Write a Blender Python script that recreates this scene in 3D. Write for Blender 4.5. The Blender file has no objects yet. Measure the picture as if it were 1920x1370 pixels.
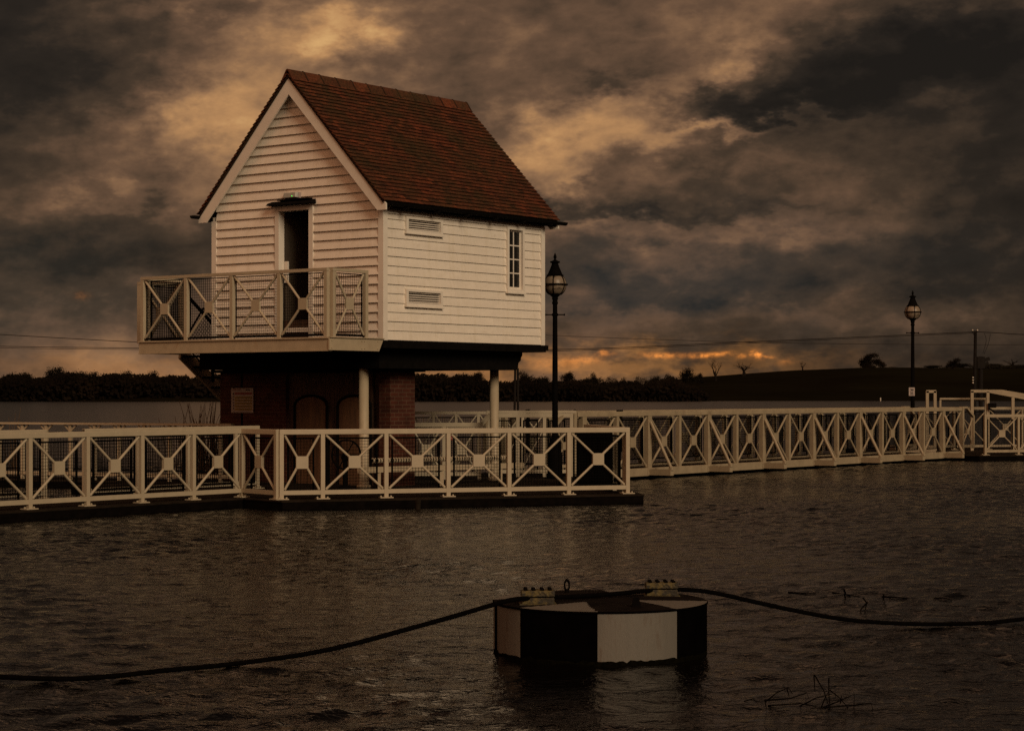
import bpy, math, random
import numpy as np
from mathutils import Vector, Matrix, noise
random.seed(7); rng = np.random.default_rng(11)
sc = bpy.context.scene
C = sc.collection
R = math.radians

# ------------------------------------------------------------------ camera
H = 1.85                    # eye height over the water, metres
cd = bpy.data.cameras.new('camera'); cam = bpy.data.objects.new('camera', cd); C.objects.link(cam)
cam.location = (0, 0, H); cam.rotation_euler = (R(90), 0, 0)
cd.sensor_width = 36; cd.lens = 3750/1920*36; cd.shift_y = 53/1920
cd.clip_start = .1; cd.clip_end = 6000
sc.camera = cam
sc.view_settings.view_transform = 'Standard'; sc.view_settings.look = 'None'
sc.view_settings.exposure = 0; sc.view_settings.gamma = 1
sc.cycles.max_bounces = 6; sc.cycles.caustics_reflective = False; sc.cycles.caustics_refractive = False
sc.cycles.transparent_max_bounces = 8; sc.cycles.use_denoising = False

# ------------------------------------------------------------------ sun
SUN_AZ = math.atan2(.52, -.85)      # bearing of the sun, clockwise from +Y
SUN_EL = R(27)
sl = bpy.data.lights.new('sun', 'SUN'); so = bpy.data.objects.new('sun', sl); C.objects.link(so)
sl.energy = 1.75; sl.angle = R(24); sl.color = (1, .77, .51)
d = Vector((math.sin(SUN_AZ)*math.cos(SUN_EL), math.cos(SUN_AZ)*math.cos(SUN_EL), math.sin(SUN_EL)))
so.rotation_euler = d.to_track_quat('Z', 'Y').to_euler(); so.location = (10, -10, 30)

# ------------------------------------------------------------------ sky (world, by direction)
W = bpy.data.worlds.new('World'); sc.world = W; W.use_nodes = True
nt = W.node_tree; N = nt.nodes; L = nt.links; N.clear()
def M(op, a, b=None, c=None, clamp=False):
    n = N.new('ShaderNodeMath'); n.operation = op; n.use_clamp = clamp
    for i, v in enumerate((a, b, c)):
        if v is None: continue
        if isinstance(v, (int, float)): n.inputs[i].default_value = v
        else: L.new(v, n.inputs[i])
    return n.outputs[0]
tc = N.new('ShaderNodeTexCoord').outputs['Generated']
sx = N.new('ShaderNodeSeparateXYZ'); L.new(tc, sx.inputs[0])
az = M('ARCTAN2', sx.outputs[0], sx.outputs[1]); el = M('ARCSINE', sx.outputs[2])
def cloud_noise(scale, zs, detail, rough, off, dist=0.0, shear=0.0):
    cx = N.new('ShaderNodeCombineXYZ')
    L.new(M('ADD', M('ADD', az, M('MULTIPLY', el, shear)), off), cx.inputs[0]); L.new(M('MULTIPLY', el, zs), cx.inputs[1]); cx.inputs[2].default_value = off*1.7
    n = N.new('ShaderNodeTexNoise'); n.inputs['Scale'].default_value = scale; n.inputs['Detail'].default_value = detail
    n.inputs['Roughness'].default_value = rough; n.inputs['Distortion'].default_value = dist
    L.new(cx.outputs[0], n.inputs['Vector']); return n.outputs[0]
n1 = cloud_noise(10, 2.1, 12, .56, 3.1, .1, -.35)
n2 = cloud_noise(36, 1.35, 12, .60, 8.7, .15, -.1)
wx = cloud_noise(22, 1.6, 5, .6, 15.2); wy = cloud_noise(26, 2.0, 5, .6, 21.9)
wu = M('ADD', az, M('MULTIPLY', M('SUBTRACT', wx, .5), .11))
wv = M('ADD', el, M('MULTIPLY', M('SUBTRACT', wy, .5), .055))
def blob(px, py, s1, s2, w, ang=0, u=None, v=None):
    u = wu if u is None else u; v = wv if v is None else v
    u0 = (px-960)/3750; v0 = (738-py)/3750; s1 /= 3750; s2 /= 3750
    ca, sa = math.cos(R(ang)), math.sin(R(ang))
    du = M('SUBTRACT', u, u0); dv = M('SUBTRACT', v, v0)
    a = M('ADD', M('MULTIPLY', du, ca/s1), M('MULTIPLY', dv, sa/s1))
    b = M('SUBTRACT', M('MULTIPLY', dv, ca/s2), M('MULTIPLY', du, sa/s2))
    e = M('EXPONENT', M('MULTIPLY', M('ADD', M('MULTIPLY', a, a), M('MULTIPLY', b, b)), -1))
    return M('MULTIPLY', e, w)
BLOBS = [(640,78,90,45,.34,0),(560,40,160,60,.16,0),(450,185,170,70,.19,25),(400,250,110,60,.16,20),(520,330,120,150,.16,60),(170,260,230,35,.10,0),
 (300,0,260,30,-.14,0),(40,80,240,150,-.28,0),(90,470,220,42,-.12,0),(300,500,140,40,-.14,0),(230,380,150,20,.12,5),(330,430,120,30,-.10,0),
 (0,330,150,330,-.10,0),(280,650,260,50,.12,0),
 (1000,285,130,60,.34,25),(1050,350,90,28,.24,15),(1180,215,170,40,.18,28),(1350,130,50,60,.22,40),(1390,238,170,14,.22,3),(1240,258,140,24,.18,12),
 (900,90,220,60,-.02,0),(1580,150,300,80,-.27,10),(1410,195,120,28,-.24,-3),(1800,120,260,90,-.22,0),
 (1160,170,60,22,-.14,15),(1930,460,230,360,-.30,0),(1250,398,330,14,-.13,0),(1180,545,260,32,-.15,0),(1480,500,350,50,-.14,0),(1080,425,200,14,.12,0),
 (1300,440,260,18,.08,0),(1700,585,260,16,.06,0),(1500,610,400,18,.04,0),(1250,330,160,22,.06,10),(1450,350,260,30,-.06,8),(1000,620,160,45,-.05,0),(1480,660,500,60,-.10,0)]
S = M('ADD', .40, M('MULTIPLY', M('SUBTRACT', n1, .5), .58))
S = M('ADD', S, M('MULTIPLY', M('SUBTRACT', n2, .5), .32))
bil = M('ABSOLUTE', M('SUBTRACT', cloud_noise(20, 1.9, 8, .55, 41.3, .1, -.2), .5))
S = M('ADD', S, M('MULTIPLY', M('SUBTRACT', bil, .08), -.55))
for b in BLOBS: S = M('ADD', S, blob(*b))
# unseen sky: band added to brighten the far lake, darkened above for near water
hi = M('DIVIDE', M('SUBTRACT', el, .215), .045)
S = M('ADD', S, M('MULTIPLY', M('EXPONENT', M('MULTIPLY', M('MULTIPLY', hi, hi), -1)), .07))
S = M('SUBTRACT', S, M('MULTIPLY', M('MINIMUM', M('MAXIMUM', M('SUBTRACT', el, .24), 0), .22), 1.8))
cr = N.new('ShaderNodeValToRGB'); L.new(S, cr.inputs[0])
stops = [(0.0,(.0095,.0075,.0064)),(.18,(.020,.0145,.0110)),(.34,(.054,.034,.0215)),(.48,(.124,.069,.040)),(.62,(.245,.132,.067)),(.8,(.46,.240,.100)),(1.0,(.68,.40,.16))]
e = cr.color_ramp.elements
e[0].position = 0; e[0].color = (*stops[0][1], 1); e[1].position = 1; e[1].color = (*stops[-1][1], 1)
for p, c in stops[1:-1]:
    q = e.new(p); q.color = (*c, 1)
def addcol(prev, val, col):
    v = N.new('ShaderNodeVectorMath'); v.operation = 'SCALE'; v.inputs[0].default_value = col; L.new(val, v.inputs['Scale'])
    a = N.new('ShaderNodeVectorMath'); a.operation = 'ADD'; L.new(prev, a.inputs[0]); L.new(v.outputs[0], a.inputs[1]); return a.outputs[0]
col = cr.outputs[0]
glow = None
for b in [(1160,684,330,22,1.0,0),(260,700,260,34,.85,0),(930,700,200,30,.5,0),(800,690,120,20,.5,0)]:
    g = blob(*b); glow = g if glow is None else M('ADD', glow, g)
glow = M('MULTIPLY', glow, M('ADD', .5, M('MULTIPLY', n2, 1.0)))
col = addcol(col, glow, (.17,.068,.014))
hot = None
fine = cloud_noise(120, 1.6, 4, .6, 31.0)
u3 = M('ADD', az, M('MULTIPLY', M('SUBTRACT', fine, .5), .012)); v3 = M('ADD', el, M('MULTIPLY', M('SUBTRACT', n2, .5), .006))
for b in [(1133,662,12,5,.7,0),(1095,672,26,6,.4,0),(1240,667,34,5,.9,0),(1311,667,20,5,1.1,0),(1350,664,22,4,.8,0),(1382,671,10,5,.6,0),(1414,666,11,7,1.3,0),(1060,680,60,10,.3,0),(1437,668,8,3,.6,0),(1470,678,14,6,.25,0),(165,563,12,6,.12,0)]:
    g = blob(*b, u=u3, v=v3); hot = g if hot is None else M('ADD', hot, g)
brk = M('MULTIPLY', M('SUBTRACT', cloud_noise(210, 1.3, 3, .6, 51.0), .36), 4.2, clamp=True)
hot = M('MULTIPLY', hot, M('ADD', .25, M('MULTIPLY', brk, 1.1)))
col = addcol(col, hot, (.62,.19,.025))
cool = M('ADD', blob(1300,500,420,90,1.0), blob(1150,560,260,50,.6))
col = addcol(col, cool, (-.006,.0012,.0055))
cool2 = M('ADD', blob(80,620,240,90,1.0), blob(60,480,200,60,.5))
col = addcol(col, cool2, (-.004,.002,.004))
# unseen warm sky lobe added high behind the camera to brighten the gable
dn = N.new('ShaderNodeVectorMath'); dn.operation = 'DOT_PRODUCT'; L.new(tc, dn.inputs[0]); dn.inputs[1].default_value = Vector((-.40,-.56,.78)).normalized()
col = addcol(col, M('POWER', M('MAXIMUM', dn.outputs['Value'], 0), 3.0), (.72,.32,.155))
mx = N.new('ShaderNodeVectorMath'); mx.operation = 'MAXIMUM'; L.new(col, mx.inputs[0]); mx.inputs[1].default_value = (.004,.0035,.0035)
sky = N.new('ShaderNodeTexSky'); sky.sky_type = 'NISHITA'; sky.sun_disc = False
sky.sun_elevation = SUN_EL; sky.sun_rotation = SUN_AZ
bg1 = N.new('ShaderNodeBackground'); L.new(mx.outputs[0], bg1.inputs[0]); bg1.inputs[1].default_value = 1
warm = N.new('ShaderNodeMix'); warm.data_type = 'RGBA'; warm.blend_type = 'MULTIPLY'; warm.inputs[0].default_value = 1
L.new(sky.outputs[0], warm.inputs[6]); warm.inputs[7].default_value = (1, .62, .36, 1)
bg2 = N.new('ShaderNodeBackground'); L.new(warm.outputs[2], bg2.inputs[0]); bg2.inputs[1].default_value = .0012
ad = N.new('ShaderNodeAddShader'); L.new(bg1.outputs[0], ad.inputs[0]); L.new(bg2.outputs[0], ad.inputs[1])
wo = N.new('ShaderNodeOutputWorld'); L.new(ad.outputs[0], wo.inputs[0])
W.cycles.sampling_method = 'MANUAL'; W.cycles.sample_map_resolution = 512

# ------------------------------------------------------------------ materials
def mat(name, base, rough=.6, var=.15, nscale=6, bump=0, bscale=40, metal=0, dirt=None, dscale=2.5, dlo=.55, dhi=.75, stretch=(1,1,1), spec=.5):
    m = bpy.data.materials.new(name); m.use_nodes = True
    t = m.node_tree; p = t.nodes['Principled BSDF']
    p.inputs['Roughness'].default_value = rough; p.inputs['Metallic'].default_value = metal
    p.inputs['Specular IOR Level'].default_value = spec
    tcn = t.nodes.new('ShaderNodeTexCoord'); mp = t.nodes.new('ShaderNodeMapping'); mp.inputs['Scale'].default_value = stretch
    t.links.new(tcn.outputs['Object'], mp.inputs[0])
    n = t.nodes.new('ShaderNodeTexNoise'); n.inputs['Scale'].default_value = nscale; n.inputs['Detail'].default_value = 6
    t.links.new(mp.outputs[0], n.inputs['Vector'])
    r = t.nodes.new('ShaderNodeValToRGB'); t.links.new(n.outputs[0], r.inputs[0])
    r.color_ramp.elements[0].position = .3; r.color_ramp.elements[1].position = .7
    r.color_ramp.elements[0].color = (*[c*(1-var) for c in base], 1); r.color_ramp.elements[1].color = (*[min(1, c*(1+var)) for c in base], 1)
    out = r.outputs[0]
    if dirt:
        n3 = t.nodes.new('ShaderNodeTexNoise'); n3.inputs['Scale'].default_value = dscale; n3.inputs['Detail'].default_value = 8; n3.inputs['Roughness'].default_value = .7
        t.links.new(mp.outputs[0], n3.inputs['Vector'])
        r3 = t.nodes.new('ShaderNodeValToRGB'); t.links.new(n3.outputs[0], r3.inputs[0])
        r3.color_ramp.elements[0].position = dlo; r3.color_ramp.elements[1].position = dhi
        mxn = t.nodes.new('ShaderNodeMix'); mxn.data_type = 'RGBA'; t.links.new(r3.outputs[0], mxn.inputs[0]); t.links.new(out, mxn.inputs[6]); mxn.inputs[7].default_value = (*dirt, 1)
        out = mxn.outputs[2]
    t.links.new(out, p.inputs['Base Color'])
    if bump:
        n2_ = t.nodes.new('ShaderNodeTexNoise'); n2_.inputs['Scale'].default_value = bscale; n2_.inputs['Detail'].default_value = 5
        t.links.new(mp.outputs[0], n2_.inputs['Vector'])
        b = t.nodes.new('ShaderNodeBump'); b.inputs['Strength'].default_value = bump; b.inputs['Distance'].default_value = .01
        t.links.new(n2_.outputs[0], b.inputs['Height']); t.links.new(b.outputs[0], p.inputs['Normal'])
    return m
Mt = {}
Mt['white'] = mat('white_paint', (.80,.74,.66), .5, .05, 3, .25, 60, dirt=(.50,.42,.33), dscale=3.5, dlo=.58, dhi=.9, stretch=(1,1,3))
Mt['white2'] = mat('white_joinery', (.72,.67,.60), .5, .05, 5)
Mt['cream'] = mat('cream_paint', (.38,.325,.235), .5, .06, 8, .15, 80, dirt=(.34,.24,.13), dscale=6, dlo=.62, dhi=.85)
Mt['cream2'] = mat('cream_paint_weathered', (.38,.315,.22), .55, .08, 6, .2, 60, dirt=(.30,.20,.11), dscale=5, dlo=.58, dhi=.8)
Mt['cream_dim'] = mat('dimmed_cream_paint', (.30,.245,.165), .6, .12, 5, .2, 60, dirt=(.15,.10,.06), dscale=4, dlo=.55, dhi=.9)  # cream darkened in colour for the dimmer right side, with dirt mottling
Mt['black'] = mat('black_paint', (.0045,.0038,.0033), .85, .3, 10, .2, 60, spec=.06)
Mt['iron'] = mat('black_cast_iron', (.0028,.0022,.002), .85, .3, 20, .2, 90, spec=.05)
Mt['wire'] = mat('black_wire', (.003,.0025,.002), .8, .2, 10, spec=.03)
Mt['deck'] = mat('dark_deck', (.016,.012,.009), .85, .35, 5, .5, 30, dirt=(.022,.016,.011), dscale=3, spec=.03)
Mt['tar'] = mat('tarred_timber', (.004,.003,.0025), .9, .4, 7, .5, 30, spec=.02)
Mt['wood'] = mat('brown_boarding', (.055,.026,.013), .75, .45, 5, .4, 40, stretch=(3,3,.35))
Mt['door'] = mat('arched_door_wood', (.10,.048,.022), .7, .35, 5, .3, 40, stretch=(3,3,.35), dirt=(.07,.03,.015), dscale=2)
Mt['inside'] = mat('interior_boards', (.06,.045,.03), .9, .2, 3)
Mt['rust'] = mat('red_metal', (.20,.02,.014), .5, .1, 6)
Mt['yellow'] = mat('yellow_panel', (.26,.17,.03), .5, .08, 6)
Mt['signwhite'] = mat('sign_white', (.36,.30,.28), .5, .06, 6)
Mt['ink'] = mat('sign_ink', (.03,.02,.02), .6, .1, 6)
Mt['clamp'] = mat('mossy_yellow_clamp', (.105,.08,.022), .7, .3, 18, .6, 60, dirt=(.018,.015,.008), dscale=16, dlo=.42, dhi=.55)
Mt['bw'] = mat('buoy_white', (.125,.118,.104), .55, .08, 5, .2, 50, dirt=(.06,.030,.014), dscale=5, dlo=.53, dhi=.82, stretch=(3,3,.6))
Mt['bb'] = mat('buoy_black', (.0018,.0015,.0015), .9, .3, 8, .2, 50, spec=.0)
Mt['bt'] = mat('buoy_top_black', (.009,.007,.006), .9, .35, 6, .3, 50, spec=.03)
Mt['weed'] = mat('dark_weed', (.004,.0035,.002), .9, .4, 30, .8, 60, spec=.0)
Mt['rope'] = mat('black_hose', (.002,.0016,.0015), .9, .3, 30, .4, 90, spec=.02)
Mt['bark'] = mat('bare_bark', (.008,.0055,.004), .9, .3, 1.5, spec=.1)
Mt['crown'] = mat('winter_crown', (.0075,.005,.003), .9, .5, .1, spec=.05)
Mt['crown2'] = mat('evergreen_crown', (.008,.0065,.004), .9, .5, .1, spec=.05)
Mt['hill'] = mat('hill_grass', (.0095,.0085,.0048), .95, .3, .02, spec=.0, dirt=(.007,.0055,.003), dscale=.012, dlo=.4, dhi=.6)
Mt['reed'] = mat('dry_reed', (.10,.065,.035), .8, .3, 8, spec=.2)
Mt['twig'] = mat('wet_twig', (.003,.002,.0015), .9, .3, 30, spec=.02)
Mt['pole'] = mat('pole_wood', (.008,.006,.005), .85, .3, 3, spec=.2)
Mt['insul'] = mat('pale_insulator', (.5,.46,.4), .4, .05, 3)
Mt['lens'] = mat('prismatic_cover', (.34,.34,.31), .3, .1, 20)
t_ = Mt['white'].node_tree; pb = t_.nodes['Principled BSDF']; src = pb.inputs['Base Color'].links[0].from_socket
at_ = t_.nodes.new('ShaderNodeAttribute'); at_.attribute_name = 'tint'; vm_ = t_.nodes.new('ShaderNodeVectorMath'); vm_.operation = 'SCALE'
tc_ = t_.nodes.new('ShaderNodeTexCoord'); mp_ = t_.nodes.new('ShaderNodeMapping'); mp_.inputs['Scale'].default_value = (7,7,.35); t_.links.new(tc_.outputs['Object'], mp_.inputs[0])
ns_ = t_.nodes.new('ShaderNodeTexNoise'); ns_.inputs['Scale'].default_value = 1.6; ns_.inputs['Detail'].default_value = 7; ns_.inputs['Roughness'].default_value = .65; t_.links.new(mp_.outputs[0], ns_.inputs['Vector'])
rs_ = t_.nodes.new('ShaderNodeValToRGB'); t_.links.new(ns_.outputs[0], rs_.inputs[0]); rs_.color_ramp.elements[0].position = .5; rs_.color_ramp.elements[1].position = .78; rs_.color_ramp.elements[0].color = (1,1,1,1); rs_.color_ramp.elements[1].color = (.88,.86,.80,1)
ms_ = t_.nodes.new('ShaderNodeMix'); ms_.data_type = 'RGBA'; ms_.blend_type = 'MULTIPLY'; ms_.inputs[0].default_value = 1; t_.links.new(src, ms_.inputs[6]); t_.links.new(rs_.outputs[0], ms_.inputs[7]); src = ms_.outputs[2]
t_.links.new(src, vm_.inputs[0]); t_.links.new(at_.outputs['Fac'], vm_.inputs['Scale']); t_.links.new(vm_.outputs[0], pb.inputs['Base Color'])
# brick
def brickmat(name, c1, c2, mortar, sc_=1.0):
    m = bpy.data.materials.new(name); m.use_nodes = True; t = m.node_tree; p = t.nodes['Principled BSDF']; p.inputs['Roughness'].default_value = .85; p.inputs['Specular IOR Level'].default_value = .25
    tcn = t.nodes.new('ShaderNodeTexCoord'); s = t.nodes.new('ShaderNodeSeparateXYZ'); t.links.new(tcn.outputs['Object'], s.inputs[0])
    a = t.nodes.new('ShaderNodeMath'); a.operation = 'ADD'; t.links.new(s.outputs[0], a.inputs[0]); t.links.new(s.outputs[1], a.inputs[1])
    c = t.nodes.new('ShaderNodeCombineXYZ'); t.links.new(a.outputs[0], c.inputs[0]); t.links.new(s.outputs[2], c.inputs[1])
    b = t.nodes.new('ShaderNodeTexBrick'); t.links.new(c.outputs[0], b.inputs['Vector']); b.inputs['Scale'].default_value = sc_
    b.inputs['Color1'].default_value = (*c1, 1); b.inputs['Color2'].default_value = (*c2, 1); b.inputs['Mortar'].default_value = (*mortar, 1)
    b.inputs['Mortar Size'].default_value = .009; b.inputs['Mortar Smooth'].default_value = .3; b.inputs['Brick Width'].default_value = .225; b.inputs['Row Height'].default_value = .075; b.inputs['Bias'].default_value = -.1
    n = t.nodes.new('ShaderNodeTexNoise'); n.inputs['Scale'].default_value = 3; n.inputs['Detail'].default_value = 7; t.links.new(tcn.outputs['Object'], n.inputs['Vector'])
    mm = t.nodes.new('ShaderNodeMix'); mm.data_type = 'RGBA'; mm.blend_type = 'MULTIPLY'; mm.inputs[0].default_value = .7; t.links.new(b.outputs[0], mm.inputs[6])
    r = t.nodes.new('ShaderNodeValToRGB'); t.links.new(n.outputs[0], r.inputs[0]); r.color_ramp.elements[0].position = .35; r.color_ramp.elements[0].color = (.45,.4,.38,1); r.color_ramp.elements[1].position = .6
    t.links.new(r.outputs[0], mm.inputs[7]); t.links.new(mm.outputs[2], p.inputs['Base Color'])
    bp = t.nodes.new('ShaderNodeBump'); bp.inputs['Strength'].default_value = .6; bp.inputs['Distance'].default_value = .01; bp.invert = True
    t.links.new(b.outputs['Fac'], bp.inputs['Height']); t.links.new(bp.outputs[0], p.inputs['Normal'])
    return m
Mt['brick'] = brickmat('red_brick', (.075,.020,.011), (.045,.013,.008), (.10,.055,.035))
# roof tiles: random tint stored per tile + lichen patches
def tilemat():
    m = bpy.data.materials.new('clay_tiles'); m.use_nodes = True; t = m.node_tree; p = t.nodes['Principled BSDF']; p.inputs['Roughness'].default_value = .8; p.inputs['Specular IOR Level'].default_value = .25
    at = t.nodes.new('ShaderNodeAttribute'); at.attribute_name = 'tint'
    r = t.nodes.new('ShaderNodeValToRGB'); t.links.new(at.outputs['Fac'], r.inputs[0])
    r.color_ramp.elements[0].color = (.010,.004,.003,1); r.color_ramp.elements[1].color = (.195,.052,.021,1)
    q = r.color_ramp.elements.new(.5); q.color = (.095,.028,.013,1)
    tcn = t.nodes.new('ShaderNodeTexCoord')
    n = t.nodes.new('ShaderNodeTexNoise'); n.inputs['Scale'].default_value = 1.3; n.inputs['Detail'].default_value = 9; n.inputs['Roughness'].default_value = .72; t.links.new(tcn.outputs['Object'], n.inputs['Vector'])
    r2 = t.nodes.new('ShaderNodeValToRGB'); t.links.new(n.outputs[0], r2.inputs[0]); r2.color_ramp.elements[0].position = .38; r2.color_ramp.elements[1].position = .64
    r2.color_ramp.elements[1].color = (.8,.8,.8,1)
    mm = t.nodes.new('ShaderNodeMix'); mm.data_type = 'RGBA'; t.links.new(r2.outputs[0], mm.inputs[0]); t.links.new(r.outputs[0], mm.inputs[6]); mm.inputs[7].default_value = (.042,.030,.012,1)
    n4 = t.nodes.new('ShaderNodeTexNoise'); n4.inputs['Scale'].default_value = 26; n4.inputs['Detail'].default_value = 4; t.links.new(tcn.outputs['Object'], n4.inputs['Vector'])
    m4 = t.nodes.new('ShaderNodeMix'); m4.data_type = 'RGBA'; m4.blend_type = 'MULTIPLY'; m4.inputs[0].default_value = .7; t.links.new(mm.outputs[2], m4.inputs[6])
    r4 = t.nodes.new('ShaderNodeValToRGB'); t.links.new(n4.outputs[0], r4.inputs[0]); r4.color_ramp.elements[0].position = .35; r4.color_ramp.elements[0].color = (.35,.33,.3,1); r4.color_ramp.elements[1].position = .65; r4.color_ramp.elements[1].color = (1.2,1.15,1.1,1)
    t.links.new(r4.outputs[0], m4.inputs[7]); t.links.new(m4.outputs[2], p.inputs['Base Color']); return m
Mt['tile'] = tilemat()
def glassmat(name, base, rough, trans):
    m = bpy.data.materials.new(name); m.use_nodes = True; p = m.node_tree.nodes['Principled BSDF']
    p.inputs['Base Color'].default_value = (*base, 1); p.inputs['Roughness'].default_value = rough; p.inputs['Transmission Weight'].default_value = trans; return m
Mt['glass'] = glassmat('window_glass', (.006,.007,.007), .08, 0)
def globemat():
    m = mat('stained_opal_globe', (.34,.27,.20), .4, .12, 5, dirt=(.04,.03,.018), dscale=6, dlo=.52, dhi=.64)
    m.node_tree.nodes['Principled BSDF'].inputs['Transmission Weight'].default_value = .35
    return m
Mt['globe'] = globemat()
def led():
    m = bpy.data.materials.new('green_indicator'); m.use_nodes = True; p = m.node_tree.nodes['Principled BSDF']
    p.inputs['Base Color'].default_value = (.02,.3,.02,1); p.inputs['Emission Color'].default_value = (.1,1,.1,1); p.inputs['Emission Strength'].default_value = 1.2; return m
Mt['led'] = led()
def watermat():
    m = bpy.data.materials.new('lake_water'); m.use_nodes = True; t = m.node_tree; p = t.nodes['Principled BSDF']
    p.inputs['Base Color'].default_value = (.0025,.0018,.0014,1); p.inputs['Roughness'].default_value = .07; p.inputs['IOR'].default_value = 1.33
    tcn = t.nodes.new('ShaderNodeTexCoord'); prev = None
    # waves too small and distant to resolve turn from bumps into surface roughness out on the open lake
    ln = t.nodes.new('ShaderNodeVectorMath'); ln.operation = 'LENGTH'; t.links.new(tcn.outputs['Object'], ln.inputs[0])
    mr = t.nodes.new('ShaderNodeMapRange'); mr.inputs[1].default_value = 35; mr.inputs[2].default_value = 110; mr.inputs[3].default_value = 0; mr.inputs[4].default_value = 1; t.links.new(ln.outputs['Value'], mr.inputs[0])
    rg = t.nodes.new('ShaderNodeMapRange'); rg.inputs[3].default_value = .06; rg.inputs[4].default_value = .19; t.links.new(mr.outputs[0], rg.inputs[0]); t.links.new(rg.outputs[0], p.inputs['Roughness'])
    st_ = t.nodes.new('ShaderNodeMapRange'); st_.inputs[3].default_value = 1; st_.inputs[4].default_value = .07; t.links.new(mr.outputs[0], st_.inputs[0])
    for scl, st, dist, det, zz in ((1.2,(1.0,1.4,1),.04,4,0),(7.5,(1.0,1.1,1),.022,4,4),(24,(1,1.1,1),.0085,3,9)):
        mp = t.nodes.new('ShaderNodeMapping'); mp.inputs['Scale'].default_value = st; mp.inputs['Rotation'].default_value = (0,0,.15); mp.inputs['Location'].default_value = (zz,zz,0); t.links.new(tcn.outputs['Object'], mp.inputs[0])
        n = t.nodes.new('ShaderNodeTexNoise'); n.inputs['Scale'].default_value = scl; n.inputs['Detail'].default_value = det; n.inputs['Roughness'].default_value = .5; n.inputs['Distortion'].default_value = .5; t.links.new(mp.outputs[0], n.inputs['Vector'])
        b = t.nodes.new('ShaderNodeBump'); b.inputs['Distance'].default_value = dist; t.links.new(st_.outputs[0], b.inputs['Strength'])
        t.links.new(n.outputs[0], b.inputs['Height'])
        if prev: t.links.new(prev, b.inputs['Normal'])
        prev = b.outputs[0]
    t.links.new(prev, p.inputs['Normal']); return m
Mt['water'] = watermat()

# ------------------------------------------------------------------ mesh helpers
class MB:
    def __init__(s): s.v = []; s.f = []; s.mi = []; s.att = []; s.cur = 0; s.tint = 0.0
    def add(s, vs, fs):
        o = len(s.v); s.v += [tuple(v) for v in vs]
        for f in fs: s.f.append(tuple(i+o for i in f)); s.mi.append(s.cur); s.att.append(s.tint)
    def hexa(s, p): s.add(p, [(0,3,2,1),(4,5,6,7),(0,1,5,4),(1,2,6,5),(2,3,7,6),(3,0,4,7)])   # bottom 4, top 4
    def box(s, x0, x1, y0, y1, z0, z1): s.hexa([(x0,y0,z0),(x1,y0,z0),(x1,y1,z0),(x0,y1,z0),(x0,y0,z1),(x1,y0,z1),(x1,y1,z1),(x0,y1,z1)])
    def bar(s, p0, p1, w, h=None, up=(0,0,1)):       # rectangular bar between two points
        h = w if h is None else h; p0 = Vector(p0); p1 = Vector(p1); d = (p1-p0).normalized(); up = Vector(up)
        if abs(d.dot(up)) > .98: up = Vector((1,0,0))
        r = d.cross(up).normalized(); u = r.cross(d).normalized(); a = r*w/2; b = u*h/2
        s.hexa([p0-a-b, p0+a-b, p1+a-b, p1-a-b, p0-a+b, p0+a+b, p1+a+b, p1-a+b])
    def tube(s, pts, rad, n=8, caps=True):
        pts = [Vector(p) for p in pts]; rings = []
        if not isinstance(rad, (list, tuple)): rad = [rad]*len(pts)
        prev = None
        for i, p in enumerate(pts):
            d = (pts[min(i+1, len(pts)-1)]-pts[max(i-1, 0)]).normalized()
            if prev is None: ref = Vector((0,0,1)) if abs(d.z) < .9 else Vector((1,0,0)); a = d.cross(ref).normalized()
            else: a = (prev-d*prev.dot(d)).normalized()
            prev = a; b = d.cross(a)
            rings.append([p+(a*math.cos(2*math.pi*k/n)+b*math.sin(2*math.pi*k/n))*rad[i] for k in range(n)])
        vs = [v for r_ in rings for v in r_]; fs = []
        for i in range(len(pts)-1):
            for k in range(n): fs.append((i*n+k, i*n+(k+1)%n, (i+1)*n+(k+1)%n, (i+1)*n+k))
        if caps: fs.append(tuple(range(n-1,-1,-1))); fs.append(tuple((len(pts)-1)*n+k for k in range(n)))
        s.add(vs, fs)
    def lathe(s, prof, n=16, cx=0, cy=0):
        vs = []; fs = []
        for r_, z in prof:
            for k in range(n): vs.append((cx+r_*math.cos(2*math.pi*k/n), cy+r_*math.sin(2*math.pi*k/n), z))
        for i in range(len(prof)-1):
            for k in range(n): fs.append((i*n+k, i*n+(k+1)%n, (i+1)*n+(k+1)%n, (i+1)*n+k))
        fs.append(tuple(range(n-1,-1,-1))); fs.append(tuple((len(prof)-1)*n+k for k in range(n)))
        s.add(vs, fs)
    def prism(s, poly, z0, z1):
        n = len(poly); vs = [(x,y,z0) for x,y in poly]+[(x,y,z1) for x,y in poly]
        s.add(vs, [tuple(range(n-1,-1,-1)), tuple(range(n,2*n))]+[(i,(i+1)%n,n+(i+1)%n,n+i) for i in range(n)])
    def prism_x(s, poly, x0, x1):                     # poly in (y,z), extruded along x
        n = len(poly); vs = [(x0,y,z) for y,z in poly]+[(x1,y,z) for y,z in poly]
        s.add(vs, [tuple(range(n)), tuple(range(2*n-1,n-1,-1))]+[(i,n+i,n+(i+1)%n,(i+1)%n) for i in range(n)])
    def mesh(s, name, mats, smooth=False):
        me = bpy.data.meshes.new(name); me.from_pydata(s.v, [], s.f)
        for m in (mats if isinstance(mats, (list, tuple)) else [mats]): me.materials.append(m)
        if any(s.mi): me.polygons.foreach_set('material_index', s.mi)
        if any(s.att):
            a = me.attributes.new('tint', 'FLOAT', 'FACE'); a.data.foreach_set('value', s.att)
        if smooth: me.polygons.foreach_set('use_smooth', [True]*len(s.f))
        me.update(); return me
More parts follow.
